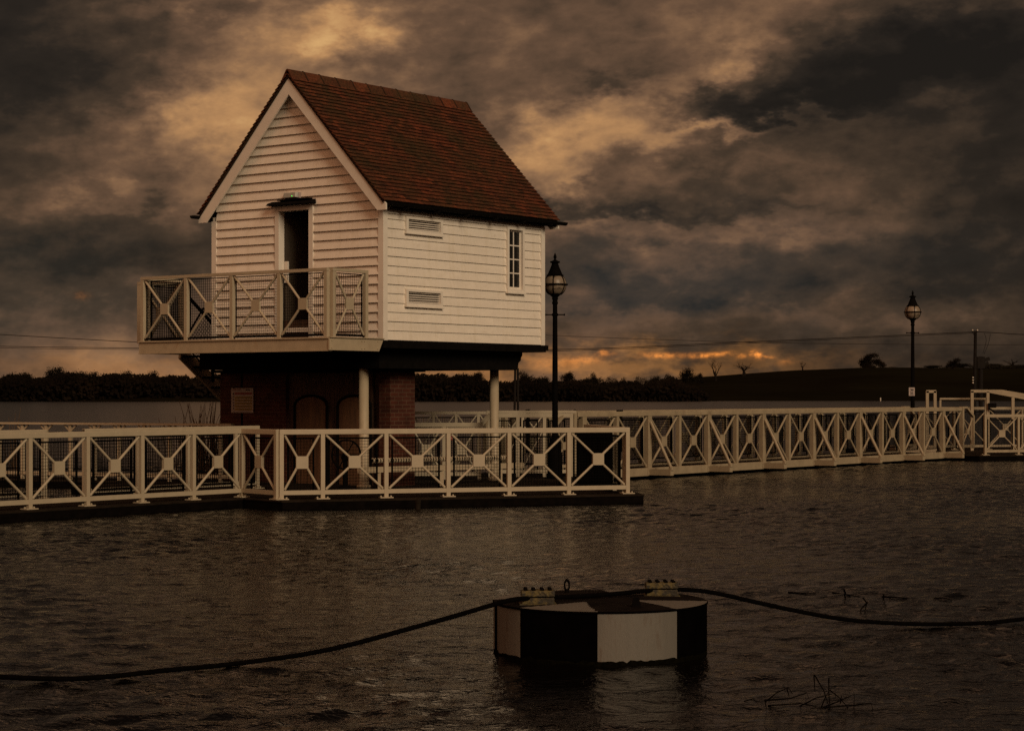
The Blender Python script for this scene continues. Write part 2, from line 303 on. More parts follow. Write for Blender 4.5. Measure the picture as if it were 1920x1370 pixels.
def put(name, me, parent=None, loc=(0,0,0), rz=0, scale=None):
    if isinstance(me, MB): raise TypeError
    o = bpy.data.objects.new(name, me); C.objects.link(o); o.parent = parent; o.location = loc; o.rotation_euler = (0,0,rz)
    if scale: o.scale = scale
    return o
def obj(name, mb, mats, parent=None, loc=(0,0,0), rz=0, smooth=False): return put(name, mb.mesh(name, mats, smooth), parent, loc, rz)
def tag(o, label=None, cat=None, group=None, kind=None):
    if label: o['label'] = label
    if cat: o['category'] = cat
    if group: o['group'] = group
    if kind: o['kind'] = kind
    return o
def thing(name, label, cat, loc=(0,0,0), rz=0, group=None):
    o = bpy.data.objects.new(name, None); C.objects.link(o); o.location = loc; o.rotation_euler = (0,0,rz); o.empty_display_size = .3
    return tag(o, label, cat, group)
def copy_tree(o, parent=None):
    c = o.copy(); C.objects.link(c); c.parent = parent
    for ch in o.children: copy_tree(ch, c)
    return c
def P(px, py, Y): return Vector(((px-960)/3750*Y, Y, H+(738-py)*Y/3750))   # survey: sight line at known distance -> metres
def bevel(o, w=.006, seg=2):
    b = o.modifiers.new('bevel', 'BEVEL'); b.width = w; b.segments = seg; b.limit_method = 'ANGLE'; return o

T = Vector((.604,.797,0)); TA = math.atan2(.797,.604); SV = Vector((-.797,.604,0))
DZ = .147      # height of the pontoon decks over the water

# ------------------------------------------------------------------ water
def wavefield(X, Y):
    Z = np.zeros_like(X); g = np.random.default_rng(5)
    for _ in range(90):
        lam = float(np.exp(g.uniform(math.log(.16), math.log(.6)))); k = 2*math.pi/lam
        th = math.radians(100)+g.normal(0, 1.1); slope = .0205*(lam/.4)**(-.15)
        ph = g.uniform(0, 6.28); q = k*(X*math.cos(th)+Y*math.sin(th))+ph
        Z += slope/k*np.sin(q+.35*np.sin(q))
    patch = .8+.55*np.sin(X*.55+1.3*np.sin(Y*.31))*np.sin(Y*.42+X*.13+.8)
    return Z*patch
def make_water():
    dx = .065; x = np.arange(-17, 17+dx/2, dx); y = np.arange(8.5, 60+dx/2, dx)
    X, Y = np.meshgrid(x, y); Z = wavefield(X, Y)
    ed = np.minimum.reduce([X-x[0], x[-1]-X, Y-y[0], (y[-1]-Y)/6]); Z *= np.clip(ed/1.2, 0, 1)
    nx, ny = len(x), len(y); V = np.stack([X, Y, Z], -1).reshape(-1, 3)
    idx = np.arange(nx*ny).reshape(ny, nx)
    F = np.stack([idx[:-1,:-1], idx[:-1,1:], idx[1:,1:], idx[1:,:-1]], -1).reshape(-1, 4)
    B = 2500; x0, x1, y0, y1 = x[0], x[-1], y[0], y[-1]
    ex = np.array([(-B,-B,0),(B,-B,0),(B,y0,0),(-B,y0,0), (-B,y0,0),(x0,y0,0),(x0,y1,0),(-B,y1,0), (x1,y0,0),(B,y0,0),(B,y1,0),(x1,y1,0), (-B,y1,0),(B,y1,0),(B,B,0),(-B,B,0)], float)
    o = len(V); V = np.vstack([V, ex]); F = np.vstack([F, np.arange(16).reshape(4,4)+o])
    me = bpy.data.meshes.new('water'); me.vertices.add(len(V)); me.vertices.foreach_set('co', V.ravel())
    me.loops.add(F.size); me.loops.foreach_set('vertex_index', F.ravel().astype(np.int32))
    me.polygons.add(len(F)); me.polygons.foreach_set('loop_start', np.arange(0, F.size, 4, dtype=np.int32)); me.polygons.foreach_set('loop_total', np.full(len(F), 4, np.int32))
    me.polygons.foreach_set('use_smooth', np.ones(len(F), bool)); me.materials.append(Mt['water']); me.update(calc_edges=True); me.validate()
    tag(put('water', me), kind='structure')
make_water()

# ------------------------------------------------------------------ far shore, hill
def make_terrain():
    xs = np.linspace(-420, 520, 190); ys = np.concatenate([np.linspace(488, 760, 40), np.linspace(800, 1900, 12)])
    def ht(x, y):
        shore = 495+8*math.sin(x*.021)+3*math.sin(x*.09)
        t = max(0, min(1, (y-shore)/18)); base = -1.0+2.2*t
        # hill: ridge line by bearing
        b = x/y*3750+960
        pts = [(0,1.0),(1150,1.0),(1210,3.0),(1280,6.0),(1400,8.0),(1500,9.3),(1620,10.2),(1720,10.0),(1800,9.8),(1920,10.3),(2400,11),(4000,9)]
        r = np.interp(b, [p[0] for p in pts], [p[1] for p in pts])
        k = max(0, min(1, (y-shore-8)/150)); k = k*k*(3-2*k)
        hh = base+(r*.88)*k+.25*noise.noise(Vector((x*.03,y*.03,0)))*t*3
        if y > 720: hh -= (y-720)*.03
        return hh
    v = []; f = []
    for j, y in enumerate(ys):
        for x in xs: v.append((x, y, ht(x, y)))
    n = len(xs)
    for j in range(len(ys)-1):
        for i in range(n-1): f.append((j*n+i, j*n+i+1, (j+1)*n+i+1, (j+1)*n+i))
    me = bpy.data.meshes.new('hill'); me.from_pydata(v, [], f); me.polygons.foreach_set('use_smooth', [True]*len(f)); me.materials.append(Mt['hill']); me.update()
    tag(put('hill', me), kind='structure'); return ht
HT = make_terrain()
mb = MB(); mb.box(-2500, 2500, -2500, 2500, -3.2, -3.0); tag(obj('lake_bed', mb, Mt['tar']), kind='structure')

# ------------------------------------------------------------------ trees
def branch(mb, p, d, length, r, depth, maxd, rnd, spread, ends):
    segs = 3; pts = [p.copy()]; rad = [r]
    for i in range(segs):
        d = (d+Vector((rnd.uniform(-1,1), rnd.uniform(-1,1), rnd.uniform(-.4,.7)))*.22).normalized()
        p = p+d*length/segs; pts.append(p.copy()); rad.append(r*(1-.45*(i+1)/segs))
    mb.tube(pts, rad, 5 if depth < 2 else 3, caps=False)
    if depth >= maxd: ends.append(p); return
    for k in range(rnd.choice((2,3,3)) if depth else 4):
        a = rnd.uniform(0, 6.28); tilt = rnd.uniform(.35, 1.0)*spread
        ref = Vector((math.cos(a), math.sin(a), 0)); nd = (d*math.cos(tilt)+ref*math.sin(tilt)).normalized()
        branch(mb, pts[rnd.choice((2,3,3))], nd, length*rnd.uniform(.62,.85), rad[-1]*.8, depth+1, maxd, rnd, spread, ends)
def tree_meshes(seed, h, maxd, spread, trunk_r, clumps, csize, crownmat, squash=1.0):
    rnd = random.Random(seed); tb = MB(); ends = []
    branch(tb, Vector((0,0,-.4)), Vector((rnd.uniform(-.1,.1),0,1)), h*.34, trunk_r, 0, maxd, rnd, spread, ends)
    tr = tb.mesh('trunk', Mt['bark']); cr_ = None
    if clumps:
        cb = MB(); pts = [(e_, 1) for e_ in ends]
        for e_ in ends:
            for _ in range(clumps):
                c = e_+Vector((rnd.gauss(0,1), rnd.gauss(0,1), rnd.gauss(0,.8)))*csize*2.0
                if c.z < h*.06: continue
                a = Vector((rnd.gauss(0,1), rnd.gauss(0,1), rnd.gauss(0,1))).normalized(); b = a.orthogonal().normalized(); s_ = csize*rnd.uniform(.3,1.0)
                cb.add([c-a*s_, c+b*s_*.5, c+a*s_, c-b*s_*.5], [(0,1,2,3)])
        cr_ = cb.mesh('crown', crownmat)
    return tr, cr_
PROT = {'round': tree_meshes(1, 8, 4, 1.0, .32, 48, .34, Mt['crown2']), 'round2': tree_meshes(2, 8, 4, 1.1, .32, 48, .34, Mt['crown2']),
        'twiggy': tree_meshes(3, 8, 5, .85, .38, 18, .26, Mt['crown']), 'twiggy2': tree_meshes(4, 8, 5, .8, .36, 18, .26, Mt['crown']), 'tall': tree_meshes(5, 8, 5, .5, .26, 8, .26, Mt['crown']),
        'dead': tree_meshes(12, 8, 4, .75, .6, 0, 0, None), 'dead2': tree_meshes(21, 8, 4, 1.15, .75, 0, 0, None), 'bare': tree_meshes(8, 8, 5, 1.1, .7, 50, .26, Mt['crown'])}
def tree(kind, px, top, Y, label, width=None, group='trees along the far shore', cat='tree'):
    x = (px-960)/3750*Y; z = HT(x, Y); zt = H+(738-top)*Y/3750
    tr, cr_ = PROT[kind]; zmax = max(v.co.z for v in (cr_ or tr).vertices); s = (zt-z)/zmax
    sxy = s
    if width:
        wm = max(abs(v.co.x) for v in (cr_ or tr).vertices)*2; sxy = width*1.25/3750*Y/wm
    if kind == 'bare': z -= (zt-z)*.55; s = (zt-z)/zmax
    t = thing({'dead':'dead_tree','dead2':'dead_tree','bare':'bare_tree'}.get(kind,'shore_tree'), label, cat, (x, Y, z), random.uniform(-.5,.5) if width else random.uniform(0,6.28), group)
    t.scale = (sxy, sxy, s)
    put('trunk', tr, t)
    if cr_: put('crown', cr_, t)
    return t
ORD = ['first','second','third','fourth','fifth','sixth','seventh','eighth','ninth','tenth','eleventh','twelfth','thirteenth','fourteenth','fifteenth','sixteenth','seventeenth','eighteenth','nineteenth','twentieth']
left = [(28,693,60,'round'),(62,702,40,'twiggy'),(104,684,62,'round2'),(138,690,48,'round'),(172,693,50,'round2'),(205,695,46,'round'),(234,691,44,'round2'),(262,697,40,'round'),(283,691,42,'round2'),(312,698,40,'round'),(345,701,44,'twiggy2'),(384,694,50,'round')]
for i, (px, top, w, k) in enumerate(left):
    tree(k, px, top, 512+random.uniform(-6,14), 'dark tree on the far left shore, %s from the left edge' % ORD[i], w)
mid = [(795,697,46,'round'),(832,694,60,'twiggy'),(868,698,44,'round2'),(905,694,50,'twiggy2'),(984,691,50,'twiggy'),(1012,700,36,'round'),(1075,694,46,'twiggy2'),(1115,693,34,'twiggy'),(1098,702,30,'round'),(1145,704,34,'tall'),(1172,702,32,'twiggy'),(1200,703,36,'tall'),(1228,702,40,'round2')]
mid.sort()
for i, (px, top, w, k) in enumerate(mid):
    tree(k, px, top, 512+random.uniform(-6,14), 'leafless far-shore tree, %s to the right of the brick base' % ORD[i], w)
tree('round2', 1283, 686, 545, 'rounded dark tree at the foot of the hill, largest crown there', 50, None)
tree('twiggy', 1255, 697, 542, 'ragged small tree just left of the rounded tree at the foot of the hill', 34, None)
tree('twiggy2', 1317, 697, 548, 'low scrubby tree just right of the rounded tree at the foot of the hill', 26, None)
HY = 655
tree('dead', 1342, 671, HY-40, 'tall thin dead tree standing alone on the lower slope of the hill', 22, None)
tree('dead2', 1395, 677, HY-20, 'spreading dead tree low on the hill between the thin dead tree and the snag', 44, None)
tree('dead', 1505, 676, HY, 'small bare snag alone on the crest of the hill', 12, None)
tree('bare', 1634, 657, HY, 'wide leafless oak on the crest of the hill left of the second lamp', 52, None)
tree('twiggy', 1672, 687, HY, 'low bush on the hill crest just right of the leafless oak', 20, None, 'bush')
for i, (px, top, w, k, lb) in enumerate([(1745,683,50,'round','low bushy tree on the hill right of the second lamp'),(1790,667,34,'bare','dead antlered tree rising from scrub left of the utility pole'),(1800,680,60,'round2','dark scrubby tree below the dead antlered tree'),
        (1855,680,50,'round','bushy tree on the hill just right of the utility pole'),(1900,670,34,'dead2','bare forked tree at the right edge of the hill'),(1900,683,54,'round2','dark bushy tree at the right edge of the hill')]):
    tree(k, px, top, 690+i*2, lb, w, None)
# undergrowth and woodland behind, one mass
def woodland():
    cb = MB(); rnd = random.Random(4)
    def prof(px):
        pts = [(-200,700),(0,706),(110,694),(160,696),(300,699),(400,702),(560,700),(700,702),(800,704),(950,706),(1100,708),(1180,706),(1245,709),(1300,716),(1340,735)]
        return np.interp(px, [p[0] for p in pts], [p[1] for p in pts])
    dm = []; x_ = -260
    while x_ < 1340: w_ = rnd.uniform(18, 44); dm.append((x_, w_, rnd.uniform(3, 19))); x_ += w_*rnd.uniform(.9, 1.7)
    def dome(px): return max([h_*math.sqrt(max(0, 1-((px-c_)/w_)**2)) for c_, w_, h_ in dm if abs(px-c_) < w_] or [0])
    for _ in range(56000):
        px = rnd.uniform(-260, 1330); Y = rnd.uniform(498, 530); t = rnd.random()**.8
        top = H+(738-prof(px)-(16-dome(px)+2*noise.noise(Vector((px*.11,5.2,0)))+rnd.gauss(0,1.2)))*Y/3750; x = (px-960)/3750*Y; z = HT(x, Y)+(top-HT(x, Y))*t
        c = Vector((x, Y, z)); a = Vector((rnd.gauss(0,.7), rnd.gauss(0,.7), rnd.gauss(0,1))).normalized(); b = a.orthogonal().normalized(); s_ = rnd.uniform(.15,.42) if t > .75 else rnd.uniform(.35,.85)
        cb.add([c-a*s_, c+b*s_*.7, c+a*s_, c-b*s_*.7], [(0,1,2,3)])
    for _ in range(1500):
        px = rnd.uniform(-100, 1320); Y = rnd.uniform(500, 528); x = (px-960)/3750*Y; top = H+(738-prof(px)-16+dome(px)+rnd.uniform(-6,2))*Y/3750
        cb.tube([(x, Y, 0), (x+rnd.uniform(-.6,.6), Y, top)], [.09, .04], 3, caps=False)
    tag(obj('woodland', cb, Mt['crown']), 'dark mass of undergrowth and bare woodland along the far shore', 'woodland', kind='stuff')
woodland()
def scrub():
    cb = MB(); rnd = random.Random(9)
    for _ in range(9000):
        px = rnd.uniform(1700, 2100); Y = rnd.uniform(670, 700); x = (px-960)/3750*Y; z = HT(x, Y)
        hh = (.5+.9*noise.noise(Vector((px*.03,1,0))))*min(1, (px-1700)/60)+.4
        c = Vector((x, Y, z+rnd.random()*hh)); a = Vector((rnd.gauss(0,1), rnd.gauss(0,1), rnd.gauss(0,1))).normalized(); b = a.orthogonal().normalized(); s_ = rnd.uniform(.2,.6)
        cb.add([c-a*s_, c+b*s_*.5, c+a*s_, c-b*s_*.5], [(0,1,2,3)])
    tag(obj('hedge_scrub', cb, Mt['crown2']), 'dark hedge and scrub along the hill crest at the right', 'scrub', kind='stuff')
scrub()

# ------------------------------------------------------------------ railings
PANEL_CACHE = {}; PAINT = 'cream'
def brace_mesh(w, h0, h1, thick=.042, plate=.20, withplate=False):
    k = (PAINT, 'b', round(w,3), h0, h1, thick, plate, withplate)
    if k in PANEL_CACHE: return PANEL_CACHE[k]
    mb = MB(); cx = w/2; cz = (h0+h1)/2; q = plate*.40; px = min(plate/2, w*.16)
    for sx_ in (-1,1):
        for sz in (-1,1):
            mb.tube([(cx+sx_*px*.8, 0, cz+sz*q), (cx+sx_*(w/2-.055), 0, (h1-.012) if sz > 0 else (h0+.012))], thick/2, 8)
    if withplate: mb.box(cx-px, cx+px, -.018, .018, cz-plate/2, cz+plate/2)
    PANEL_CACHE[k] = mb.mesh('cross_brace', Mt[PAINT]); return PANEL_CACHE[k]
def plate_mesh(w, h0, h1, plate=.20):
    k = (PAINT, 'p', round(w,3), h0, h1, plate)
    if k in PANEL_CACHE: return PANEL_CACHE[k]
    mb = MB(); cx = w/2; cz = (h0+h1)/2; px = min(plate/2, w*.16); c = .012
    poly = [(cx-px+c,cz-plate/2),(cx+px-c,cz-plate/2),(cx+px,cz-plate/2+c),(cx+px,cz+plate/2-c),(cx+px-c,cz+plate/2),(cx-px+c,cz+plate/2),(cx-px,cz+plate/2-c),(cx-px,cz-plate/2+c)]
    n = len(poly); mb.add([(x,-.026,z) for x,z in poly]+[(x,.026,z) for x,z in poly], [tuple(range(n)), tuple(range(2*n-1,n-1,-1))]+[(i,n+i,n+(i+1)%n,(i+1)%n) for i in range(n)])
    PANEL_CACHE[k] = mb.mesh('centre_plate', Mt[PAINT]); return PANEL_CACHE[k]
def grid_mesh(w, z0, z1, cell=.05, wr=.0055, frame=.026):
    k = ('g', round(w,3), z0, z1, cell)
    if k in PANEL_CACHE: return PANEL_CACHE[k]
    mb = MB()
    for x in (0, w): mb.box(x-frame/2, x+frame/2, -frame/2, frame/2, z0, z1)
    for z in (z0, z1): mb.box(-frame/2, w+frame/2, -frame/2+.001, frame/2-.001, z-frame/2, z+frame/2)
    nx = max(2, round(w/cell)); nz = round((z1-z0)/cell)
    for i in range(1, nx): x = w*i/nx; mb.box(x-wr/2, x+wr/2, -wr/2, wr/2, z0, z1)
    for i in range(1, nz): z = z0+(z1-z0)*i/nz; mb.box(0, w, -wr/2-.003, wr/2-.003, z-wr/2, z+wr/2)
    PANEL_CACHE[k] = mb.mesh('mesh_panel', Mt['wire']); return PANEL_CACHE[k]
def post_mesh(h, w=.068, foot=True):
    k = (PAINT, 'post', h, w, foot)
    if k in PANEL_CACHE: return PANEL_CACHE[k]
    mb = MB(); mb.box(-w/2, w/2, -w/2, w/2, 0, h-.004)
    if foot:
        mb.box(-.11, .11, -.075, .075, 0, .016)
        for x in (-.085, .085): mb.lathe([(.016,.014),(.016,.034),(.008,.04)], 6, x, .0)
    PANEL_CACHE[k] = mb.mesh('post', Mt[PAINT]); return PANEL_CACHE[k]
def fence(label, a, ang, posts, z0=DZ, h=1.13, group='cream railings around the pontoons', mesh=True, foot=True, brace=True, setback=.09, gap=.13, name='railing_fence'):
    t = thing(name, label, 'railing', (a[0], a[1], z0), ang, group)
    Lh = posts[-1]; mb = MB(); mb.box(posts[0]-.034, Lh+.034, -.036, .036, h-.085, h); bevel(obj('top_rail', mb, Mt[PAINT], t), .008)
    mb = MB(); mb.box(posts[0], Lh, -.030, .030, .075, .145); obj('bottom_rail', mb, Mt[PAINT], t)
    for x in posts: put('post', post_mesh(h, .068, foot), t, (x,0,0))
    for x0, x1 in zip(posts, posts[1:]):
        w = x1-x0
        if brace and w > .4:
            b = put('cross_brace', brace_mesh(w, .145, h-.085), t, (x0,0,0)); put('centre_plate', plate_mesh(w, .145, h-.085), b)
        if mesh and w > .4: put('mesh_panel', grid_mesh(round(w-2*gap,3), .13, h-.15), t, (x0+gap, setback, 0))
    return t
C1 = Vector((-4.46, 33.0)); C2 = Vector((-3.77, 32.17)); C3 = Vector((1.95, 34.15)); T2 = Vector((T.x, T.y)); S2 = Vector((SV.x, SV.y))
a0 = C1-T2*8.8
fence('long cream railing along the near side of the left walkway, leaving the picture', a0, TA, [i*1.10 for i in range(9)])
v = C2-C1; fence('short one-panel cream railing turning the corner in front of the brick base', C1+v*.02, math.atan2(v.y, v.x), [.0, v.length-.05])
v = C3-C2; AF = math.atan2(v.y, v.x); fence('long cream cross-braced railing along the front pontoon edge before the hut', C2+v.normalized()*.02, AF, [.04, .72, 1.785, 2.85, 3.915, 4.98, v.length])
# side return at the right end of the front pontoon, with black slatted gate
v = Vector((1.38, 37.7))-C3; AS = math.atan2(v.y, v.x); vn = v.normalized()
fence('cream side railing from the right end of the front pontoon to the gangway', C3+vn*.04, AS, [.09, 1.2, 2.3, 3.5], brace=False, setback=.06, gap=.1)
g = thing('slatted_gate', 'black upright slatted screen behind the right-hand end panel of the front railing', 'gate', (C3.x+vn.x*.3-.16, C3.y+vn.y*.3, DZ), AS)
for i in range(26):
    mb = MB(); mb.box(-.03, .03, -.008, .008, 0, 1.02+.01*random.random())
    if i == 0: slat = mb.mesh('slat', Mt['wire'])
    put('slat', slat, g, (.1+i*.125, 0, .02))
for z in (.12, .95):
    mb = MB(); mb.box(.05, 3.3, .009, .04, z-.02, z+.02); obj('crossbar', mb, Mt['wire'], g)
# back parapet of the left walkway
a1 = C1-T2*8.8+S2*1.9
fence('cream railing along the inner side of the left walkway, behind the nearest railing', a1+T2*.3, TA, [.2+i*1.15 for i in range(6)], brace=False, setback=-.06)
fence('cream railing behind the left walkway ending in front of the brick base', a1+T2*7.1, TA, [0, 1.15, 2.3, 3.45, 4.0], brace=False, setback=-.06)
# the rear left rail
ra = Vector((-12.6, 41.45)); rb = Vector((-5.35, 38.3)); v = rb-ra
t = thing('rear_handrail', 'flat cream handrail with close-set brackets beyond the left walkway', 'railing', (ra.x, ra.y, DZ), math.atan2(v.y, v.x), 'cream railings around the pontoons')
mb = MB(); mb.box(0, v.length, -.06, .06, 1.09, 1.13); obj('top_rail', mb, Mt['cream2'], t)
mb = MB(); mb.box(0, v.length, -.03, .03, .08, .15); obj('bottom_rail', mb, Mt['cream2'], t)
mb = MB(); mb.box(-.03,.03,-.03,.03,0,1.088); mb.bar((0,0,.95),(.14,0,1.08),.03); mb.bar((0,0,.95),(-.14,0,1.08),.03); pm = mb.mesh('post', Mt['cream2'])
for i in range(14): put('post', pm, t, (.1+i*.58, 0, 0))
put('mesh_panel', grid_mesh(round(v.length-.2,3), .2, .93, .07), t, (.1,.05,0))

# ------------------------------------------------------------------ pontoon decks
def deck(label, poly, z1=DZ, z0=-.35, group='floating pontoon decks', name='pontoon_deck'):
    c = Vector((sum(p[0] for p in poly)/len(poly), sum(p[1] for p in poly)/len(poly)))
    t = thing(name, label, 'pontoon', (c.x, c.y, 0), 0, group); pl = [(p[0]-c.x, p[1]-c.y) for p in poly]
    mb = MB(); mb.prism(pl, z0, z1-.03); obj('float', mb, Mt['tar'], t)
    mb = MB(); big = [(x*1.0+(.012 if x > 0 else -.012), y*1.0+(.012 if y > 0 else -.012)) for x, y in pl]; mb.prism(big, z1-.0295, z1); bevel(obj('deck_surface', mb, Mt['deck'], t), .008)
    return t
o1 = -S2*.26; v1 = (C3-C2).normalized(); n1v = Vector((v1.y, -v1.x))*.36
P1 = C1+o1-T2*12; K1 = C1+o1-T2*.25; K2 = C2+n1v*1.0; K3 = C3+n1v+v1*.17
deck('dark pontoon deck carrying the left walkway', [P1, K1, C1+T2*.35, C1+T2*.35+S2*2.15, P1+S2*2.6])
deck('dark main pontoon deck under the hut and its front railing', [K1+T2*.02+Vector((.02,0)), K2, K3, Vector((1.75,38.2)), Vector((1.35,41.35)), Vector((-.3,42.9)), Vector((-3.2,42.9)), Vector((-8.2,37.2)), C1+T2*.37+S2*2.15, C1+T2*.37+Vector((.02,0))])
deck('dark pontoon strip under the rear left handrail', [ra+Vector((-.2,-.3)), rb+Vector((-.1,-.35)), rb+Vector((.1,1.1)), ra+Vector((-.2,1.4))], .14)
deck('dark landing pontoon at the far end of the gangway, right edge', [(12.9,55.15),(30,61.0),(29,68),(10.2,62.2),(10.6,57.4)], DZ)
mb = MB(); mb.tube([(0,0,-.6),(0,0,.13)], .045, 12); mb.lathe([(.05,.10),(.05,.15),(.02,.16)], 12)
q = P(784, 940, 32.2); tag(obj('mooring_pile', mb, Mt['deck'], loc=(q.x, 32.12, 0), smooth=False), 'small dark pile standing in the water against the front pontoon edge', 'pile')

# ------------------------------------------------------------------ gangway bridge
PAINT = 'cream_dim'
gw = thing('gangway', 'long cream braced gangway with outriggers crossing the water to the right', 'footbridge', (2.972, 43.7, 0), TA)
GW = 1.8; B = 2.48; X0 = -2.72; X1 = 16.05; ZB0 = .06; ZB1 = .235; ZT = 1.47
for k, y in enumerate((0, GW)):
    mb = MB(); mb.box(X0, X1, y-.06, y+.06, ZT-.105, ZT); bevel(obj('top_rail', mb, Mt['cream_dim'], gw), .012)
    mb = MB(); mb.box(X0, X1-.1, y-.07, y+.05, ZB0, ZB1); bevel(obj('bottom_beam', mb, Mt['cream_dim'], gw), .01)
    big = MB(); big.box(-.075, .075, -.055, .055, ZB1, ZT-.10); bm_ = big.mesh('post', Mt['cream_dim'])
    sm = MB(); sm.box(-.045, .045, -.05, .05, ZB1, ZT-.10); sm_ = sm.mesh('post', Mt['cream_dim'])
    xs = [i*B/2 for i in range(-2, 14)]
    for i, x in enumerate(xs):
        if x > X1: continue
        put('post', bm_ if i % 2 == 0 else sm_, gw, (x, y, 0))
    for x0 in xs[:-1]:
        if x0+B/2 > X1+.1: continue
        b = put('cross_brace', brace_mesh(B/2, ZB1, ZT-.105, .048, .22), gw, (x0, y, 0)); put('centre_plate', plate_mesh(B/2, ZB1, ZT-.105, .22), b)
        put('mesh_panel', grid_mesh(round(B/2-.24,3), ZB1+.1, ZT-.18, .055, .008), gw, (x0+.12, y+(.10 if k == 0 else -.10), 0))
mb = MB(); mb.box(X0, X1, .055, GW-.055, .10, .17); obj('deck', mb, Mt['deck'], gw)
mb = MB(); mb.bar((0,-.071,.145),(0,-.62,.145),.13,.13); mb.bar((-.05,-.60,.215),(.05,-.60,.215),.07,.05); mb.tube([(0,-.07,ZT-.24),(0,-.60,.24)], .034, 10); mb.lathe([(.045,.20),(.045,.27),(.02,.29)], 8, 0, -.60)
mb.box(-.12,.12,-.08,-.071,ZB0+.01,ZB1-.01)
for a_, b_ in ((-.08,.10),(-.08,.19),(.09,.10),(.09,.19)): mb.tube([(a_,-.095,b_),(a_,-.08,b_)], .014, 6)
om = mb.mesh('outrigger', Mt['cream_dim'])
for i in range(7): put('outrigger', om, gw, (i*B, 0, 0))
mb = MB(); mb.box(-1.2, X1-1, .3, GW-.3, -.35, .09); obj('float', mb, Mt['tar'], gw)
# stepped-down end frames
for x0, x1, lb in ((X0, X0-.75, 'near'), (X1, X1+.85, 'far')):
    s_ = 1 if x1 > x0 else -1
    for y in (0, GW):
        mb = MB(); mb.box(min(x0,x0-s_*.0)-.05+s_*.09, x0+.05+s_*.09, y-.055, y+.055, .2, ZT+.02); mb.bar((x0+s_*.1,y,ZT-.01),(x0+s_*.42,y,ZT-.01),.08,.06); mb.bar((x0+s_*.40,y,ZT-.02),(x1,y,1.20),.08,.06); mb.bar((x1,y,.3),(x1,y,1.22),.07)
        mb.bar((x0+s_*.1,y,.36),(x1,y,.36),.06); obj('end_frame', mb, Mt['cream_dim'], gw)
        w = abs(x1-x0)-.1; b = put('cross_brace', brace_mesh(round(w,3), .39, 1.16, .04, .16), gw, (min(x0+s_*.1,x1), y, 0)); put('centre_plate', plate_mesh(round(w,3), .39, 1.16, .16), b)

# ------------------------------------------------------------------ far landing: railings and frames on the right
q = Vector((13.13, 55.5)); fence('cream cross-braced railing on the far landing at the right edge of the picture', q, AF, [0, 1.065, 2.13, 3.195, 4.26])
fence('cream railing at the back of the far landing, seen over the gangway', Vector((12.3, 60.4)), AF, [0, 1.2, 2.4, 3.6, 4.8], h=1.30)
def frame_thing(name, label, paths, w=.09, mname='cream_dim'):
    t = thing(name, label, 'handrail', (paths[0][0][0], paths[0][0][1], DZ)); o = Vector((paths[0][0][0], paths[0][0][1], DZ))
    for nm, pts in [(p[0], p[1:]) if isinstance(p[0], str) else ('rail', p) for p in paths]: pass
    for i, pts in enumerate(paths):
        mb = MB()
        for a_, b_ in zip(pts, pts[1:]): mb.bar(Vector(a_)-o, Vector(b_)-o, w, w)
        obj('upright' if abs(pts[0][0]-pts[-1][0]) < .01 and len(pts) == 2 else 'rail', mb, Mt[mname], t)
    return t
def W3(px, Y, z): return ((px-960)/3750*Y, Y, z)
Yf = 60.0
frame_thing('hoop_rail', 'narrow cream inverted-U hoop rising behind the gangway, right of the second lamp', [[W3(1738.5,Yf,DZ), W3(1738.5,Yf,1.93)], [W3(1753,Yf,DZ), W3(1753,Yf,1.93)], [W3(1736.5,Yf,1.92), W3(1755,Yf,1.92)]], .085)
frame_thing('long_handrail', 'long low cream handrail between the hoop and the tall frame behind the gangway', [[W3(1762,Yf+.5,1.70), W3(1850,Yf+.5,1.70)], [W3(1763,Yf+.5,DZ), W3(1763,Yf+.5,1.66)], [W3(1848,Yf+.5,DZ), W3(1848,Yf+.5,1.66)]], .055)
frame_thing('tall_frame', 'tall cream frame with sloping top rails at the right edge behind the landing', [[W3(1822.5,Yf,DZ), W3(1822.5,Yf,1.93)], [W3(1852,Yf,DZ), W3(1852,Yf,1.91)], [W3(1899,Yf,DZ), W3(1899,Yf,1.74)],
    [W3(1820,Yf,1.93), W3(1853,Yf,1.93), W3(1960,Yf,1.60)], [W3(1853,Yf+.9,1.93), W3(1878,Yf+.9,1.93), W3(1990,Yf+.9,1.62)]], .085)
mb = MB(); mb.box(-.12,.12,-.03,.03,0,.14); mb.bar((-.12,0,.0),(.05,0,-.12),.05)
q = P(1856, 764, 60.2); tag(obj('gate_latch_box', mb, Mt['black'], loc=(q.x, q.y-.3, q.z)), 'small black latch box on the tall cream frame at the right', 'latch box')

PAINT = 'cream'
# ------------------------------------------------------------------ middle railings by the junction
t = thing('truss_railing', 'low cream truss railing seen between the brick base and the rear column', 'railing', (-2.25, 42.2, DZ), math.atan2(.4, 2.1), 'cream railings around the pontoons')
mb = MB(); mb.box(0, 2.6, -.03, .03, 1.27, 1.33); obj('top_rail', mb, Mt['cream'], t)
mb = MB(); mb.box(0, 2.6, -.03, .03, .95, 1.0); obj('middle_rail', mb, Mt['cream'], t)
mb = MB(); mb.box(0, 2.6, -.03, .03, .1, .16); obj('bottom_rail', mb, Mt['cream'], t)
for i in range(6):
    mb = MB(); x = .12+i*.48; mb.box(x-.03, x+.03, -.029, .029, 0, 1.27); obj('post', mb, Mt['cream'], t)
    mb = MB(); mb.bar((x+.02,0,1.27),(x+.24,0,.98),.026); mb.bar((x+.46,0,1.27),(x+.24,0,.98),.026); mb.bar((x+.02,0,.16),(x+.46,0,.95),.022); obj('diagonal', mb, Mt['cream'], t)
put('mesh_panel', grid_mesh(2.4, .2, 1.2), t, (.1,.06,0))
